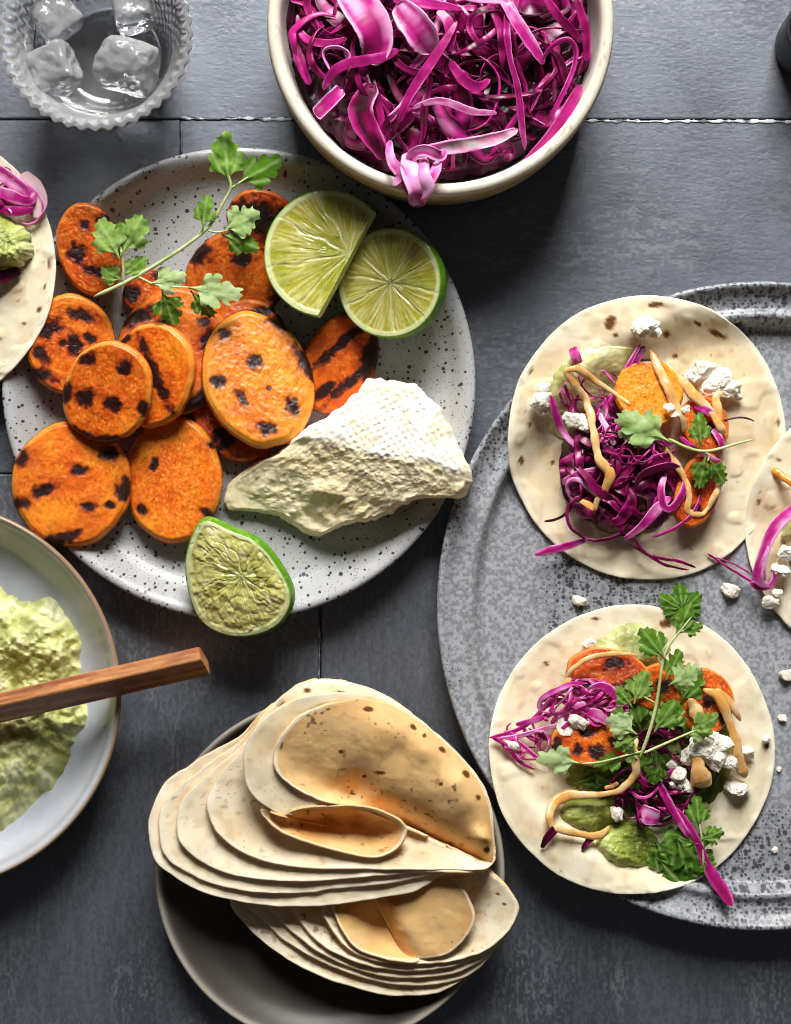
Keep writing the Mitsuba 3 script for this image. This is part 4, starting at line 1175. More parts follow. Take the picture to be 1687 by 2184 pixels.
# ------------------------------------------------------------------ upper taco toppings
Z1 = GPZ + 18
gu = thing('guacamole_dollop', 'guacamole spread under the cabbage on the upper left tortilla', 'guacamole')
mash(gu, [(1165, 860), (1200, 780), (1250, 750), (1320, 740), (1370, 760), (1330, 830), (1260, 880), (1200, 935), (1172, 910)], (1255, 830), Z1 - 4, lambda x, y, t: 20 + 0 * x, 111, n=160, rings=50, tones=('a5a455', 'd8d69a', 'ece8c4'), rough=0.6)


def small_slice(px, py, z, rx, ry, ang, az, tilt, seed, label, tone, char, th=22, rim=0.6):
    slice_potato(px, py, z, rx, ry, ang, az, tilt, seed, label, tone, char, th, key='taco_sweet_potato', rim=rim)


small_slice(1385, 838, 108, 70, 74, 0, 100, 6, 121, 'yellow orange slice near the top of the upper left taco', 0.02, [(0, -70, 30, 5, 0)], rim=0.2)
small_slice(1492, 1045, 92, 48, 82, -20, 0, 14, 122, 'dark red slice at the lower right of the upper left taco', 0.9, [(10, -20, 24, 22, 0), (-10, 40, 16, 12, 0)], rim=0.4)
small_slice(1505, 905, 84, 52, 60, 20, 30, 8, 125, 'orange slice half buried at the right of the upper left taco', 0.7, [(10, 10, 16, 20, 0)], rim=0.4)
cb1 = thing('taco_cabbage', 'tangle of dark purple cabbage on the upper left tortilla', 'cabbage')


def pile1(x, y):
    x, y = np.asarray(x, float), np.asarray(y, float)
    return Z1 + 14 + 44 * np.exp(-(((x - 1340) / 130) ** 2 + ((y - 985) / 120) ** 2))


o = [(1195, 1000), (1205, 930), (1225, 880), (1290, 850), (1350, 880), (1400, 930), (1440, 990), (1445, 1060), (1400, 1120), (1330, 1140), (1250, 1110), (1205, 1060)]
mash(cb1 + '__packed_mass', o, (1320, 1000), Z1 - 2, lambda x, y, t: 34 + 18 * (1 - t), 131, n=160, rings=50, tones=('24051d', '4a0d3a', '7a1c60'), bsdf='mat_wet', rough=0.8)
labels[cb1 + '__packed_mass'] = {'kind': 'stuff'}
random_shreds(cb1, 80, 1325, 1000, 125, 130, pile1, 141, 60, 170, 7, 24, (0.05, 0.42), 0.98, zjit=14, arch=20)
random_shreds(cb1, 22, 1350, 945, 90, 45, lambda x, y: pile1(x, y) + 16, 142, 80, 150, 3, 6, (0.25, 0.6), 0.9, head=-12, zjit=8, arch=12)
random_shreds(cb1, 14, 1270, 860, 80, 70, lambda x, y: pile1(x, y) + 10, 143, 60, 130, 5, 12, (0.3, 0.75), 0.95, head=70, zjit=8, arch=14)
for i, (pts, w, tone, pale) in enumerate([
    ([(1375, 738, 70), (1350, 775, 88), (1322, 820, 90), (1305, 860, 82)], [14, 22, 20, 12], 0.42, 0.5),
    ([(1365, 735, 72), (1335, 790, 92), (1310, 840, 90)], [8, 12, 10], 0.6, 0.4),
    ([(1222, 742, 60), (1227, 757, 68), (1232, 775, 60)], [18, 22, 18], 0.62, 0.1),
    ([(1175, 842, 70), (1185, 880, 86), (1200, 920, 90), (1230, 950, 92), (1265, 968, 90)], [10, 15, 14, 12, 8], 0.48, 0.4),
    ([(1200, 1030, 80), (1235, 1015, 96), (1275, 1005, 100), (1310, 995, 92)], [16, 26, 22, 12], 0.66, 0.3),
    ([(1215, 1060, 76), (1212, 1030, 92), (1232, 1022, 100), (1260, 1045, 98), (1280, 1062, 90)], [8, 10, 10, 10, 8], 0.95, 0.1),
    ([(1140, 1183, 58), (1175, 1172, 62), (1215, 1162, 66), (1255, 1148, 72)], [10, 18, 16, 10], 0.5, 0.4),
    ([(1250, 1150, 76), (1215, 1120, 88), (1212, 1080, 92), (1240, 1055, 90)], [6, 7, 7, 6], 0.16, 0.1),
    ([(1250, 1150, 76), (1290, 1150, 80), (1330, 1130, 84), (1345, 1100, 84)], [6, 8, 7, 6], 0.16, 0.1),
    ([(1160, 1112, 66), (1190, 1105, 76), (1215, 1085, 84), (1225, 1050, 88)], [5, 6, 6, 5], 0.1, 0.0),
    ([(1330, 1150, 84), (1370, 1120, 104), (1400, 1085, 110), (1430, 1060, 104)], [10, 18, 24, 14], 0.66, 0.3),
    ([(1390, 1145, 80), (1440, 1125, 94), (1480, 1090, 98), (1495, 1050, 92)], [6, 8, 8, 6], 0.42, 0.3),
    ([(1345, 1160, 70), (1390, 1185, 72), (1440, 1195, 70), (1485, 1210, 58)], [5, 7, 7, 5], 0.15, 0.2),
    ([(1340, 1110, 70), (1360, 1160, 74), (1410, 1200, 68), (1470, 1215, 60)], [5, 6, 6, 4], 0.1, 0.1),
    ([(1420, 1010, 100), (1410, 1050, 112), (1425, 1085, 110), (1455, 1050, 108), (1462, 1012, 98)], [12, 16, 16, 16, 10], 0.45, 0.5),
    ([(1275, 880, 94), (1295, 915, 108), (1310, 950, 108)], [10, 14, 10], 0.9, 0.3),
    ([(1300, 910, 96), (1285, 935, 108), (1300, 960, 100)], [12, 16, 10], 0.85, 0.3),
    ([(1480, 865, 90), (1505, 875, 98), (1530, 890, 92)], [12, 18, 10], 0.7, 0.3),
    ([(1450, 930, 92), (1480, 955, 98), (1515, 975, 94), (1540, 985, 86)], [8, 12, 10, 6], 0.6, 0.3),
    ([(1520, 915, 88), (1535, 935, 94), (1540, 955, 88)], [12, 16, 10], 0.75, 0.2),
    ([(1540, 898, 76), (1575, 890, 80), (1610, 898, 72)], [4, 4, 3], 0.02, 0.0),
    ([(1370, 1000, 106), (1400, 985, 118), (1430, 975, 112)], [26, 36, 24], 0.12, 0.1),
]):
    shred(cb1, pts, w, 5, tone, 7200 + i, pale=pale, curl=0.12, roll=0.2)
sc1 = thing('sauce_drizzle', 'thin lines of pale orange sauce drizzled over the upper left taco', 'sauce')
sauce(sc1, [
    ([(1345, 862, 120), (1300, 830, 108), (1255, 800, 96), (1222, 785, 90), (1208, 792, 88), (1222, 815, 94), (1250, 850, 108), (1262, 895, 122), (1272, 950, 130), (1282, 985, 130), (1300, 1005, 128), (1295, 1035, 122), (1278, 1062, 112), (1270, 1088, 104)], [7, 7.5, 8, 8, 8, 8, 8, 8, 9, 10, 9, 8, 11]),
    ([(1270, 1088, 100), (1252, 1078, 98), (1235, 1068, 96)], [9, 9, 7]),
    ([(1388, 742, 84), (1400, 775, 110), (1422, 820, 122), (1440, 858, 124), (1458, 900, 118), (1462, 925, 108)], [7, 8, 9, 9, 8, 6]),
    ([(1420, 770, 90), (1450, 808, 94), (1485, 845, 100), (1515, 875, 104), (1535, 905, 104), (1548, 925, 98)], [8, 8, 9, 10, 11, 9]),
    ([(1535, 905, 100), (1532, 870, 98), (1528, 845, 94), (1545, 838, 90)], [8, 8, 9, 6]),
    ([(1395, 920, 112), (1420, 960, 116), (1445, 995, 114), (1462, 1025, 112), (1470, 1060, 110), (1468, 1090, 104), (1495, 1096, 102), (1520, 1070, 102), (1535, 1030, 100), (1545, 985, 92)], [7, 7, 8, 7, 7, 7, 7, 6, 5, 5]),
], seed=151)
for i, (x, y, z, r) in enumerate([(1378, 695, 56, 24), (1365, 715, 54, 12), (1395, 712, 54, 13)]):
    crumb(x, y, z, r, 160 + i, ['large white crumble at the very top of the upper left taco', 'small crumble just left below the topmost large crumble', 'small crumble just right below the topmost large crumble'][i], group='crumbles at the top of the upper left taco')
for i, (x, y, z, r) in enumerate([(1502, 792, 48, 30), (1530, 812, 48, 28), (1552, 828, 48, 25), (1515, 828, 50, 22), (1482, 805, 48, 20), (1545, 800, 46, 18), (1572, 842, 48, 13)]):
    crumb(x, y, z, r, 170 + i, ['largest white crumble right of the yellow slice, nearest that slice', 'middle white crumble of the cluster right of the yellow slice', 'right white crumble of the cluster right of the yellow slice', 'low crumble under the cluster right of the yellow slice, beside sauce', 'leftmost crumble of the cluster right of the yellow slice', 'topmost small crumble of the cluster right of the yellow slice', 'smallest, farthest right crumble of the cluster right of the yellow slice'][i], group='crumbles right of the yellow slice')
for i, (x, y, z, r) in enumerate([(1152, 850, 48, 20), (1160, 875, 48, 15), (1160, 826, 50, 12)]):
    crumb(x, y, z, r, 180 + i, ['largest crumble at the left end of the upper left taco', 'lowest crumble at the left end of the upper left taco', 'highest small crumble at the left end of the upper left taco'][i], group='crumbles at the left of the upper left taco')
for i, (x, y, z, r) in enumerate([(1228, 898, 92, 20), (1248, 908, 94, 17), (1212, 888, 88, 12)]):
    crumb(x, y, z, r, 185 + i, ['large crumble on purple cabbage inside the sauce loop of the upper taco', 'second crumble right of the large one inside the upper sauce loop', 'smallest crumble left of the others inside the upper sauce loop'][i], group='crumbles inside the sauce loop')
for i, (x, y, z, r) in enumerate([(1425, 870, 122, 11), (1462, 872, 116, 10), (1440, 885, 120, 8)]):
    crumb(x, y, z, r, 190 + i, ['tiny crumble on the lower left of the yellow orange slice', 'tiny crumble on the lower right of the yellow orange slice', 'tiniest crumble at the lower edge of the yellow orange slice'][i], group='crumbles on the yellow slice')
sprig('pale cilantro leaves with a thin stem across the upper left taco', [
    ([(1425, 935, 128), (1460, 952, 130), (1500, 962, 128), (1540, 955, 120), (1575, 945, 110), (1612, 935, 100)], [3.6, 3.4, 3.0, 2.6, 2.0]),
    ([(1500, 962, 128), (1512, 972, 126), (1508, 985, 124)], [2.2, 1.8])],
    [(1432, 944, 130, 152, 128, 0.6, 0.82, 6, 0.35, 52), (1402, 930, 128, 172, 80, 0.7, 0.9, 4, 0.3, 55), (1496, 956, 130, 96, 74, 0.6, 0.42, 14, 0.4, 62), (1506, 968, 128, -100, 74, 0.6, 0.32, -8, 0.35, 60), (1512, 978, 126, -55, 66, 0.6, 0.25, -8, 0.35, 60)])

# ------------------------------------------------------------------ lower taco toppings
gu = thing('guacamole_dollop', 'guacamole lump below the sauce loop on the lower tortilla', 'guacamole')
mash(gu, [(1270, 1790), (1300, 1755), (1350, 1752), (1395, 1775), (1405, 1815), (1380, 1845), (1330, 1845), (1290, 1825)], (1335, 1800), Z1 - 6, lambda x, y, t: 40 + 0 * x, 211, n=160, rings=50, tones=('5d6a20', '9aa548', 'c6cc84'), rough=0.8)
gu = thing('guacamole_dollop', 'pale guacamole showing at the top of the lower tortilla', 'guacamole')
mash(gu, [(1265, 1395), (1290, 1350), (1340, 1330), (1400, 1345), (1430, 1390), (1380, 1420), (1310, 1430)], (1345, 1385), Z1 - 6, lambda x, y, t: 24 + 0 * x, 212, n=140, rings=40, tones=('a9ad63', 'd4d79e', 'e9e8c6'), rough=0.6)
gu = thing('guacamole_dollop', 'guacamole bed hidden under the leaves in the middle of the lower tortilla', 'guacamole')
mash(gu, [(1180, 1620), (1220, 1500), (1300, 1420), (1420, 1410), (1520, 1450), (1570, 1540), (1560, 1660), (1480, 1730), (1360, 1740), (1250, 1700)], (1380, 1580), Z1 - 8, lambda x, y, t: 18 + 0 * x, 214, n=180, rings=60, tones=('4b5a1a', '8d9a40', 'c3c97e'), rough=0.5)
gu = thing('guacamole_dollop', 'dark guacamole ringed by the sauce loop on the lower tortilla', 'guacamole')
mash(gu, [(1195, 1735), (1215, 1705), (1270, 1700), (1330, 1710), (1345, 1745), (1300, 1765), (1240, 1768)], (1270, 1735), Z1 - 6, lambda x, y, t: 34 + 0 * x, 213, n=140, rings=40, tones=('55601f', '8a9140', 'b8ba7a'), rough=0.7)
small_slice(1300, 1440, 82, 92, 58, -12, 100, 12, 221, 'red charred slice with a pale rim at the top left of the lower taco', 0.88, [(10, -25, 30, 14, -10), (-60, 20, 26, 20, 20), (50, 20, 40, 14, 0)], rim=1.0)
small_slice(1265, 1585, 96, 86, 48, -8, 80, 8, 222, 'orange slice with two black spots in the lower taco centre left', 0.68, [(-32, 14, 15, 14, 0), (6, 16, 17, 17, 0), (-10, -22, 20, 9, 0), (50, 0, 24, 12, 20), (-74, 8, 12, 20, 0)], rim=0.8)
small_slice(1505, 1495, 84, 62, 70, 0, 60, 10, 223, 'red orange slice at the right of the lower taco under orange sauce', 0.72, [(10, 0, 20, 18, 0), (40, 30, 16, 40, 0)], rim=0.7)
small_slice(1415, 1465, 76, 70, 50, 10, 60, 4, 224, 'slice hidden below cilantro in the middle of the lower taco', 0.8, [(0, 0, 24, 18, 0)], rim=0.4)
# dark leaves tucked under the other toppings
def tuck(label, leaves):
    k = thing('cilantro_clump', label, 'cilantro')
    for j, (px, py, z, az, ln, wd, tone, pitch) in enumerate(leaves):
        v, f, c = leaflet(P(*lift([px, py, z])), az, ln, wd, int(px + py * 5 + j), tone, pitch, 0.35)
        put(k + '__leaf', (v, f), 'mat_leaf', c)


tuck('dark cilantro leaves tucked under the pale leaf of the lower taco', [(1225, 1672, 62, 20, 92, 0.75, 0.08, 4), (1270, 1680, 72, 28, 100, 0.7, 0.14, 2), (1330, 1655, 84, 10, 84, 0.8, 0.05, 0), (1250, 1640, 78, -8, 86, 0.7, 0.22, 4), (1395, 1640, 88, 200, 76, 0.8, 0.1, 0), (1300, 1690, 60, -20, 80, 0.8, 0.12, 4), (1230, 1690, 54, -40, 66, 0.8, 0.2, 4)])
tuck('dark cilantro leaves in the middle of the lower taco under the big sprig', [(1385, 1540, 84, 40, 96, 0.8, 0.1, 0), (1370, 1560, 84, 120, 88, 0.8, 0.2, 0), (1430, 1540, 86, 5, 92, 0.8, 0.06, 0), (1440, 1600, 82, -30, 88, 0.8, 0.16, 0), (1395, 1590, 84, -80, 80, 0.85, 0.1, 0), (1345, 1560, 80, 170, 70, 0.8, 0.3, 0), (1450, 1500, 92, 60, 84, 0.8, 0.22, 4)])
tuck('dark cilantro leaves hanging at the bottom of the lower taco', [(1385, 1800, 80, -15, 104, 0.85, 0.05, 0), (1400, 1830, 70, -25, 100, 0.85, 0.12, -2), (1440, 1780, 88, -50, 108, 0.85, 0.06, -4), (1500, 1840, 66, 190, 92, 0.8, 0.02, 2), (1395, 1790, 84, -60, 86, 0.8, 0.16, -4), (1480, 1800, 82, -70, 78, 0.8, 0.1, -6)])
cb2 = thing('taco_cabbage', 'bright magenta cabbage tangle at the left of the lower tortilla', 'cabbage')


def pile2(x, y):
    x, y = np.asarray(x, float), np.asarray(y, float)
    return Z1 + 16 + 34 * np.exp(-(((x - 1240) / 100) ** 2 + ((y - 1490) / 60) ** 2))


random_shreds(cb2, 52, 1245, 1505, 95, 56, pile2, 241, 60, 150, 5, 13, (0.4, 0.75), 0.95, zjit=12, arch=18, head=-25)
random_shreds(cb2, 16, 1130, 1575, 60, 44, lambda x, y: pile2(x, y) + 2, 242, 50, 110, 4, 9, (0.4, 0.7), 0.95, zjit=8, arch=12, head=60)
for i, (pts, w, tone, pale) in enumerate([
    ([(1042, 1573, 62), (1075, 1565, 66), (1110, 1552, 74), (1150, 1520, 84), (1190, 1475, 92), (1225, 1462, 94), (1260, 1480, 92)], [6, 9, 10, 11, 12, 12, 8], 0.62, 0.3),
    ([(1048, 1572, 62), (1080, 1590, 64), (1105, 1620, 62), (1140, 1640, 58)], [7, 10, 10, 6], 0.55, 0.3),
    ([(1072, 1570, 64), (1110, 1585, 70), (1140, 1610, 70), (1165, 1632, 62)], [6, 9, 9, 6], 0.62, 0.3),
    ([(1060, 1575, 64), (1120, 1565, 76), (1180, 1548, 84), (1230, 1540, 86)], [6, 10, 10, 8], 0.66, 0.3),
    ([(1165, 1500, 80), (1175, 1480, 94), (1200, 1468, 98), (1235, 1470, 98)], [10, 14, 14, 10], 0.6, 0.4),
    ([(1255, 1470, 96), (1285, 1462, 106), (1310, 1480, 106), (1325, 1505, 100)], [12, 18, 20, 14], 0.66, 0.4),
    ([(1245, 1515, 94), (1275, 1525, 104), (1300, 1545, 102)], [16, 28, 12], 0.75, 0.2),
    ([(1190, 1540, 84), (1215, 1510, 100), (1250, 1500, 104)], [10, 16, 10], 0.7, 0.4),
    ([(1100, 1545, 70), (1140, 1535, 84), (1180, 1520, 88)], [10, 14, 10], 0.6, 0.4)]):
    shred(cb2, pts, w, 5, tone, 7300 + i, pale=pale, curl=0.12, roll=0.2)
cb3 = thing('taco_cabbage', 'dark purple cabbage strips at the lower right of the lower tortilla', 'cabbage')


def pile3(x, y):
    return Z1 + 22 + 0 * np.asarray(x, float)


random_shreds(cb3, 50, 1395, 1695, 100, 66, lambda x, y: Z1 + 26 + 0 * np.asarray(x, float), 251, 50, 130, 6, 14, (0.02, 0.38), 0.95, zjit=14, arch=16)
random_shreds(cb3, 40, 1440, 1620, 110, 70, lambda x, y: Z1 + 18 + 0 * np.asarray(x, float), 253, 50, 110, 6, 14, (0.02, 0.25), 0.95, zjit=10, arch=12)
for i, (pts, w, tone, pale) in enumerate([
    ([(1395, 1650, 92), (1415, 1690, 96), (1440, 1735, 92), (1470, 1785, 84)], [12, 18, 16, 14], 0.40, 0.3),
    ([(1440, 1720, 90), (1480, 1780, 86), (1510, 1850, 70), (1540, 1895, 58), (1562, 1932, 48)], [10, 14, 20, 28, 20], 0.44, 0.35),
    ([(1365, 1728, 88), (1385, 1738, 96), (1405, 1742, 90)], [30, 40, 28], 0.78, 0.0),
    ([(1355, 1640, 80), (1380, 1670, 94), (1410, 1660, 96), (1440, 1640, 90)], [10, 16, 16, 10], 0.35, 0.4),
    ([(1155, 1808, 46), (1168, 1785, 62), (1185, 1765, 66)], [8, 18, 20], 0.08, 0.1),
    ([(1240, 1812, 46), (1252, 1795, 58), (1270, 1780, 60)], [6, 14, 16], 0.06, 0.0),
    ([(1455, 1600, 86), (1480, 1640, 90), (1510, 1660, 82)], [12, 16, 10], 0.15, 0.2)]):
    shred(cb3, pts, w, 6, tone, 7400 + i, pale=pale, curl=0.12, roll=0.2)
sc2 = thing('sauce_drizzle', 'orange sauce looping over the lower taco', 'sauce')
sauce(sc2, [
    ([(1360, 1575, 128), (1352, 1600, 130), (1358, 1635, 126), (1345, 1668, 116), (1315, 1688, 108), (1275, 1695, 102), (1230, 1695, 94), (1190, 1705, 86), (1172, 1735, 78), (1178, 1762, 72), (1215, 1775, 72), (1255, 1782, 76), (1285, 1778, 82), (1300, 1762, 86)], [12, 11, 9, 8, 9, 9, 9, 9, 9, 10, 8, 8, 9, 7]),
    ([(1205, 1450, 104), (1230, 1420, 112), (1270, 1400, 112), (1320, 1395, 112), (1360, 1398, 110)], [4, 5, 6, 5, 4]),
    ([(1200, 1480, 100), (1208, 1460, 104), (1215, 1445, 106)], [7, 7, 5]),
    ([(1500, 1470, 108), (1530, 1485, 108), (1548, 1515, 104), (1560, 1550, 98), (1572, 1590, 92), (1580, 1630, 84), (1590, 1660, 72)], [8, 10, 10, 9, 10, 10, 12]),
    ([(1470, 1490, 106), (1485, 1515, 110), (1480, 1535, 108)], [10, 16, 12]),
    ([(1525, 1470, 104), (1560, 1500, 100), (1580, 1540, 90)], [6, 7, 6]),
    ([(1488, 1600, 112), (1490, 1635, 112), (1496, 1660, 102), (1500, 1678, 90)], [10, 12, 20, 15]),
], seed=251)
sauce(sc2, [([(1320, 1672, 110), (1290, 1682, 106)], [4, 4])], seed=259)
for i, (x, y, z, r) in enumerate([(1500, 1598, 84, 30), (1530, 1610, 82, 30), (1540, 1590, 80, 24), (1515, 1578, 82, 22), (1472, 1612, 80, 22), (1555, 1622, 72, 18)]):
    crumb(x, y, z, r, 260 + i, ["large crumble just left of the sauce blob's top on the lower taco", 'large crumble right of the sauce blob on the lower taco', 'upper right crumble of the large cheese cluster on the lower taco', 'topmost crumble of the large cheese cluster on the lower taco', 'leftmost crumble of the large cheese cluster on the lower taco', 'lowest right crumble of the large cheese cluster on the lower taco'][i], group='large crumbles right of centre on the lower taco')
for i, (x, y, z, r) in enumerate([(1448, 1655, 82, 20), (1460, 1675, 76, 17), (1438, 1672, 76, 13), (1432, 1630, 88, 9), (1470, 1690, 70, 11)]):
    crumb(x, y, z, r, 270 + i, ['largest of the small crumbles left of the lower sauce blob', 'lower right small crumble left of the lower sauce blob', 'leftmost small crumble left of the lower sauce blob', 'tiny crumble above the small crumbles by the lower sauce blob', 'lowest small crumble left of the lower sauce blob'][i], group='small crumbles left of the sauce blob')
crumb(1568, 1682, 44, 24, 281, 'single white crumble nearest the lower right edge of the lower tortilla', group=None)
crumb(1590, 1605, 44, 17, 282, 'white crumble near the right edge of the lower tortilla', group=None)
crumb(1632, 1575, 44, 11, 283, 'tiny crumble on the far right rim of the lower tortilla', group=None)
crumb(1235, 1535, 92, 22, 284, 'flat cheese crumble inside the magenta cabbage of the lower taco', group=None, flat=0.5)
crumb(1205, 1552, 88, 18, 285, 'second flat crumble inside the magenta cabbage, left of the first', group=None, flat=0.5)
crumb(1090, 1592, 60, 14, 286, 'crumble at the pointed left end of the magenta cabbage', group=None)
crumb(1315, 1735, 80, 15, 287, 'crumble inside the orange sauce loop', group=None, flat=0.5)
crumb(1255, 1372, 46, 12, 288, 'small crumble at the upper left of the lower taco', group=None)
sprig('large leafy cilantro sprig on top of the lower taco', [
    ([(1365, 1615, 138), (1385, 1560, 146), (1402, 1490, 154), (1412, 1420, 160), (1425, 1380, 166), (1455, 1340, 170), (1475, 1315, 172)], [3.8, 3.6, 3.0, 2.6, 2.2]),
    ([(1368, 1608, 138), (1420, 1585, 140), (1465, 1565, 142), (1500, 1550, 140)], [3.2, 2.6, 2.0]),
    ([(1380, 1600, 134), (1330, 1612, 132), (1280, 1625, 126), (1240, 1628, 118)], [2.6, 2.0]),
    ([(1400, 1500, 152), (1365, 1480, 154), (1345, 1460, 154)], [2.2, 1.8]),
    ([(1412, 1420, 160), (1395, 1390, 164), (1380, 1370, 166)], [2.2, 1.6])],
    [(1418, 1405, 166, 128, 96, 0.72, 0.12, 8, 0.3, 58), (1440, 1360, 170, 66, 92, 0.55, 0.14, 8, 0.3, 55), (1450, 1350, 168, 20, 60, 0.6, 0.2, 6, 0.3, 55),
     (1352, 1500, 156, 70, 84, 0.8, 0.45, 8, 0.3, 66), (1350, 1510, 154, 125, 66, 0.7, 0.25, 0, 0.3, 60), (1345, 1520, 150, 195, 52, 0.8, 0.12, -4, 0.3, 60),
     (1425, 1462, 156, 30, 90, 0.7, 0.72, 8, 0.3, 58), (1420, 1450, 154, 62, 80, 0.7, 0.2, 0, 0.3, 55),
     (1358, 1565, 150, 150, 82, 0.8, 0.86, 8, 0.35, 64), (1362, 1570, 146, 205, 66, 0.8, 0.4, 0, 0.3, 60),
     (1395, 1560, 146, 55, 92, 0.75, 0.22, 4, 0.3, 60), (1425, 1560, 142, 70, 80, 0.8, 0.3, 0, 0.3, 60), (1470, 1562, 144, 30, 82, 0.7, 0.42, 6, 0.3, 60), (1462, 1568, 142, 5, 62, 0.7, 0.6, -4, 0.3, 60),
     (1240, 1628, 124, 172, 108, 0.62, 0.98, 4, 0.3, 62), (1340, 1612, 130, 200, 92, 0.5, 0.12, -6, 0.3, 60), (1355, 1590, 136, 245, 46, 0.8, 0.6, -4, 0.3, 60), (1410, 1625, 120, 250, 62, 0.9, 0.12, -10, 0.3, 66)], size=0.84, lighter=0.12)
sprig('dark cilantro leaf cluster at the lower right edge of the lower tortilla', [
    ([(1500, 1850, 70), (1498, 1800, 82), (1490, 1750, 90)], [3, 2.4])],
    [(1492, 1770, 90, 95, 70, 0.7, 0.28, 6, 0.3, 66), (1495, 1790, 88, 20, 50, 0.8, 0.35, 0, 0.3, 66), (1490, 1800, 86, 160, 56, 0.8, 0.2, -4, 0.3, 66), (1500, 1830, 78, 300, 46, 0.8, 0.3, -8, 0.3, 66)], key='cilantro_sprig')
# loose leaf between the tacos
lf = thing('cilantro_leaf', 'loose dark green leaf on the plate between the two tacos', 'cilantro')
parts = [leaflet(P(1455, 1300, 52), a, l, 0.8, 300 + i, 0.06, 4, 0.5, 70) for i, (a, l) in enumerate(((95, 58), (40, 52), (150, 54), (200, 38), (-10, 42)))]
m, c = join(parts)
put(lf, m, 'mat_leaf', c)

# ------------------------------------------------------------------ right taco toppings
gu = thing('guacamole_dollop', 'guacamole on the right tortilla by the picture edge', 'guacamole')
mash(gu, [(1672, 1120), (1700, 1060), (1800, 1000), (1900, 1010), (1960, 1100), (1940, 1200), (1850, 1260), (1740, 1240), (1680, 1190)], (1810, 1130), 48, lambda x, y, t: 44 + 0 * x, 311, n=160, rings=50, rough=0.9, tones=('9a9c4e', 'd0d08e', 'e6e4bc'))
cb4 = thing('taco_cabbage', 'pink cabbage strands trailing off the left end of the right tortilla', 'cabbage')
for i, (pts, w, tone, pale) in enumerate([
    ([(1740, 1050, 96), (1690, 1088, 100), (1650, 1130, 98), (1628, 1180, 92), (1618, 1235, 80), (1640, 1250, 70)], [14, 24, 26, 22, 22, 12], 0.66, 0.4),
    ([(1655, 1135, 96), (1632, 1190, 94), (1630, 1240, 78)], [8, 10, 8], 0.86, 0.2),
    ([(1600, 1240, 62), (1618, 1252, 66), (1645, 1245, 70), (1650, 1210, 74)], [8, 14, 12, 8], 0.55, 0.4),
    ([(1508, 1180, 46), (1545, 1205, 50), (1590, 1232, 58), (1620, 1250, 64)], [4, 5, 6, 6], 0.4, 0.1),
    ([(1512, 1185, 46), (1560, 1200, 52), (1600, 1222, 62)], [3, 3, 4], 0.42, 0.1),
    ([(1700, 1180, 96), (1760, 1140, 106), (1830, 1120, 104)], [14, 20, 14], 0.5, 0.4),
    ([(1700, 1100, 98), (1780, 1080, 108), (1850, 1070, 102)], [14, 20, 14], 0.4, 0.4)]):
    shred(cb4, pts, w, 6, tone, 7500 + i, pale=pale, curl=0.15, roll=0.2)
sc3 = thing('sauce_drizzle', 'orange sauce line at the top of the right tortilla', 'sauce')
sauce(sc3, [([(1645, 1000, 60), (1665, 1012, 74), (1690, 1030, 92), (1740, 1060, 104), (1800, 1080, 106)], [8, 9, 9, 8, 7])], seed=321, tone=(L('cf7a20'), L('e6a348')))
for i, (x, y, z, r) in enumerate([(1668, 1212, 62, 20), (1680, 1180, 74, 18), (1640, 1282, 50, 16), (1656, 1265, 56, 12)]):
    crumb(x, y, z, r, 330 + i, ['largest crumble at the left end of the right tortilla', 'highest crumble at the left end of the right tortilla by the picture edge', 'lowest crumble at the left end of the right tortilla', 'small crumble just above the lowest one on the right tortilla'][i], group='crumbles at the left end of the right tortilla')

# loose crumbles on the plate
CR = [(1233, 1278, 15, 'loose crumble on the plate left of the dark leaf'), (1556, 1258, 20, 'largest loose crumble on the plate between upper and right tacos'), (1675, 1438, 15, 'loose crumble on the plate right of the lower taco, by the picture edge'),
      (1668, 1532, 9, 'tiny crumble on the plate by the right picture edge'), (1652, 1812, 7, 'tiny crumble on the plate below the lower taco\'s right side'), (1662, 1640, 6, 'tiniest crumble on the plate right of the lower taco')]
for i, (x, y, r, lab) in enumerate(CR):
    crumb(x, y, GPZ, r, 340 + i, lab, key='loose_crumble', group=None)

# ------------------------------------------------------------------ left taco toppings
gu = thing('guacamole_dollop', 'guacamole lump on the left tortilla cut by the picture edge', 'guacamole')
mash(gu, [(-120, 520), (-60, 470), (10, 462), (50, 485), (68, 515), (60, 555), (20, 575), (-60, 590), (-120, 570)], (-30, 525), 112, lambda x, y, t: 56 + 0 * x, 351, n=180, rings=60, tones=('8f9436', 'bcc878', 'dbe2b4'))
cb5 = thing('taco_cabbage', 'pink and purple cabbage at the top of the left tortilla', 'cabbage')
random_shreds(cb5, 18, -30, 410, 90, 55, lambda x, y: 128 + 0 * np.asarray(x, float), 361, 60, 130, 10, 22, (0.3, 0.75), 0.9, zjit=10, arch=14, head=30)
for i, (pts, w, tone, pale) in enumerate([
    ([(-40, 350, 128), (0, 368, 138), (40, 395, 138), (70, 415, 128)], [20, 30, 28, 14], 0.66, 0.3),
    ([(-20, 400, 130), (30, 420, 140), (66, 428, 134), (72, 408, 128)], [16, 26, 20, 10], 0.5, 0.4),
    ([(20, 375, 122), (62, 395, 126), (90, 430, 124), (86, 462, 122), (60, 478, 120), (40, 468, 120)], [4, 5, 5, 5, 5, 4], 0.72, 0.2),
    ([(-10, 440, 122), (40, 450, 132), (72, 445, 130)], [14, 22, 12], 0.35, 0.4),
    ([(-60, 590, 120), (0, 590, 122), (45, 575, 120)], [20, 28, 16], 0.05, 0.1)]):
    shred(cb5, pts, w, 6, tone, 7600 + i, pale=pale, curl=0.15, roll=0.2)
on = thing('onion_sliver', 'translucent pale onion sliver under the cabbage on the left tortilla', 'onion')
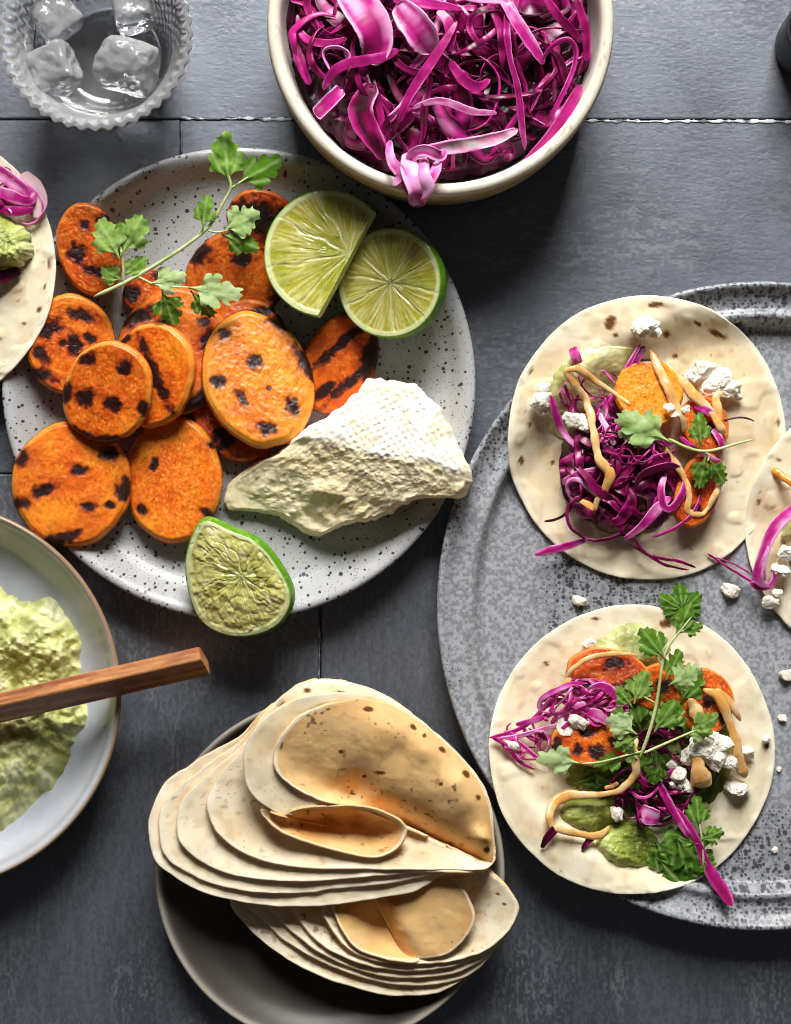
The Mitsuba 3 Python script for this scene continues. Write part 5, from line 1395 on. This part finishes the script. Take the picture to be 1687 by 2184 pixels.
q = np.array([P(*p) for p in [(45, 372, 118), (72, 400, 122), (82, 435, 122), (70, 462, 120)]])
v, f, u, vv = ribbon(q, [26, 40, 40, 24], 5, sides=12, ns=40, curl=0.12)
put(on, (v, f), 'mat_wet', lerp(L('e8d3cc'), L('c98fae'), sstep(0.4, 0.7, fb(np.column_stack([vv * 3, u, u * 0]), 1, 3, 5))))


# ------------------------------------------------------------------ drinking glass with ice
def glass():
    k = thing('drinking_glass', 'clear ridged drinking glass with scalloped rim at top left', 'glass')
    n = 440
    zr = 232.0
    kz = 1 - zr / HC
    a = np.arange(n) / n * 2 * np.pi
    flutes = np.cos(44 * a)
    prof_o = smooth_profile([(0, 1), (80, 1), (118, 2), (128, 10), (142, 50), (160, 110), (180, 170), (196, 215), (206, 228), (206, 234)], 90)
    prof_i = smooth_profile([(196, 235), (188, 226), (178, 205), (160, 160), (140, 100), (122, 50), (106, 30), (60, 24), (0, 23)], 70)
    rows = []
    for r, z in prof_o:
        amp = 2.6 * sstep(20, 70, z) * (0.5 + 0.5 * np.cos(z * 2 * np.pi / 34)) + 1.2 * sstep(200, 226, z)
        rr = max(r, 0) * kz + amp * flutes * (1 if z < 200 else 1)
        if r <= 1:
            rr = np.zeros(n)
        rows.append(np.column_stack([rr * np.cos(a), rr * np.sin(a), np.full(n, z)]))
    for r, z in prof_i:
        rr = max(r, 0) * kz + 3.2 * sstep(205, 228, z) * flutes + 0 * a
        if r <= 1:
            rr = np.zeros(n)
        rows.append(np.column_stack([rr * np.cos(a), rr * np.sin(a), np.full(n, z)]))
    v = np.vstack(rows)
    i = np.arange(n)
    j = (i + 1) % n
    f = []
    for r in range(len(rows) - 1):
        x, y = r * n, (r + 1) * n
        f += [np.stack([x + i, x + j, y + j], 1), np.stack([x + i, y + j, y + i], 1)]
    c = place_xy(203, 70, zr)
    put(k, (v + c, np.vstack(f)), 'mat_glass')
    w = thing('water', 'clear water filling the ridged drinking glass', 'water')
    wp = smooth_profile([(0, 24.5), (58, 25.5), (104, 31.5), (120, 51), (138, 100), (150, 130), (152.5, 137), (150, 137.5), (120, 137), (0, 137)], 60)
    wp[:, 0] = np.maximum(wp[:, 0] * kz - 0.8, 0)
    v, f = lathe(wp, 180)
    v[:, 2] += 0.8 * (fb(v, 0.03, 2, 4) - 0.5) * (v[:, 2] > 136)
    put(w, (v + c, f), 'mat_water')
    ICE = [(112, 150, 108, 50, 20, 15, 'cloudy ice cube at the lower left inside the glass'), (272, 140, 112, 56, -15, 20, 'largest ice cube with curved lines at the right inside the glass'), (118, 40, 104, 46, 40, 10, 'ice cube at the upper left inside the glass'), (285, 25, 100, 40, 10, 30, 'ice cube at the upper right inside the glass')]
    for s, (px, py, z, h, az, tl, lab) in enumerate(ICE):
        m = trimesh.creation.icosphere(subdivisions=5)
        q = np.array(m.vertices)
        e = 0.42
        d = (np.abs(q) ** (2 / e)).sum(1) ** (-e / 2)
        q = q * d[:, None] * h
        q *= (1 + 0.16 * (fb(q, 0.02, 2, 400 + s)[:, None] - 0.5) * 2 + 0.07 * (fb(q, 0.06, 2, 410 + s)[:, None] - 0.5) * 2)
        q = q * [1.0, 0.92, 0.85]
        q = q @ (tilt_to(az * 9, tl) @ rot([0, 0, 1], az)).T
        ik = thing('ice_cube', lab, 'ice cube', None)
        put(ik, (q + P(px, py, z + 40), np.array(m.faces)), 'mat_ice')


glass()
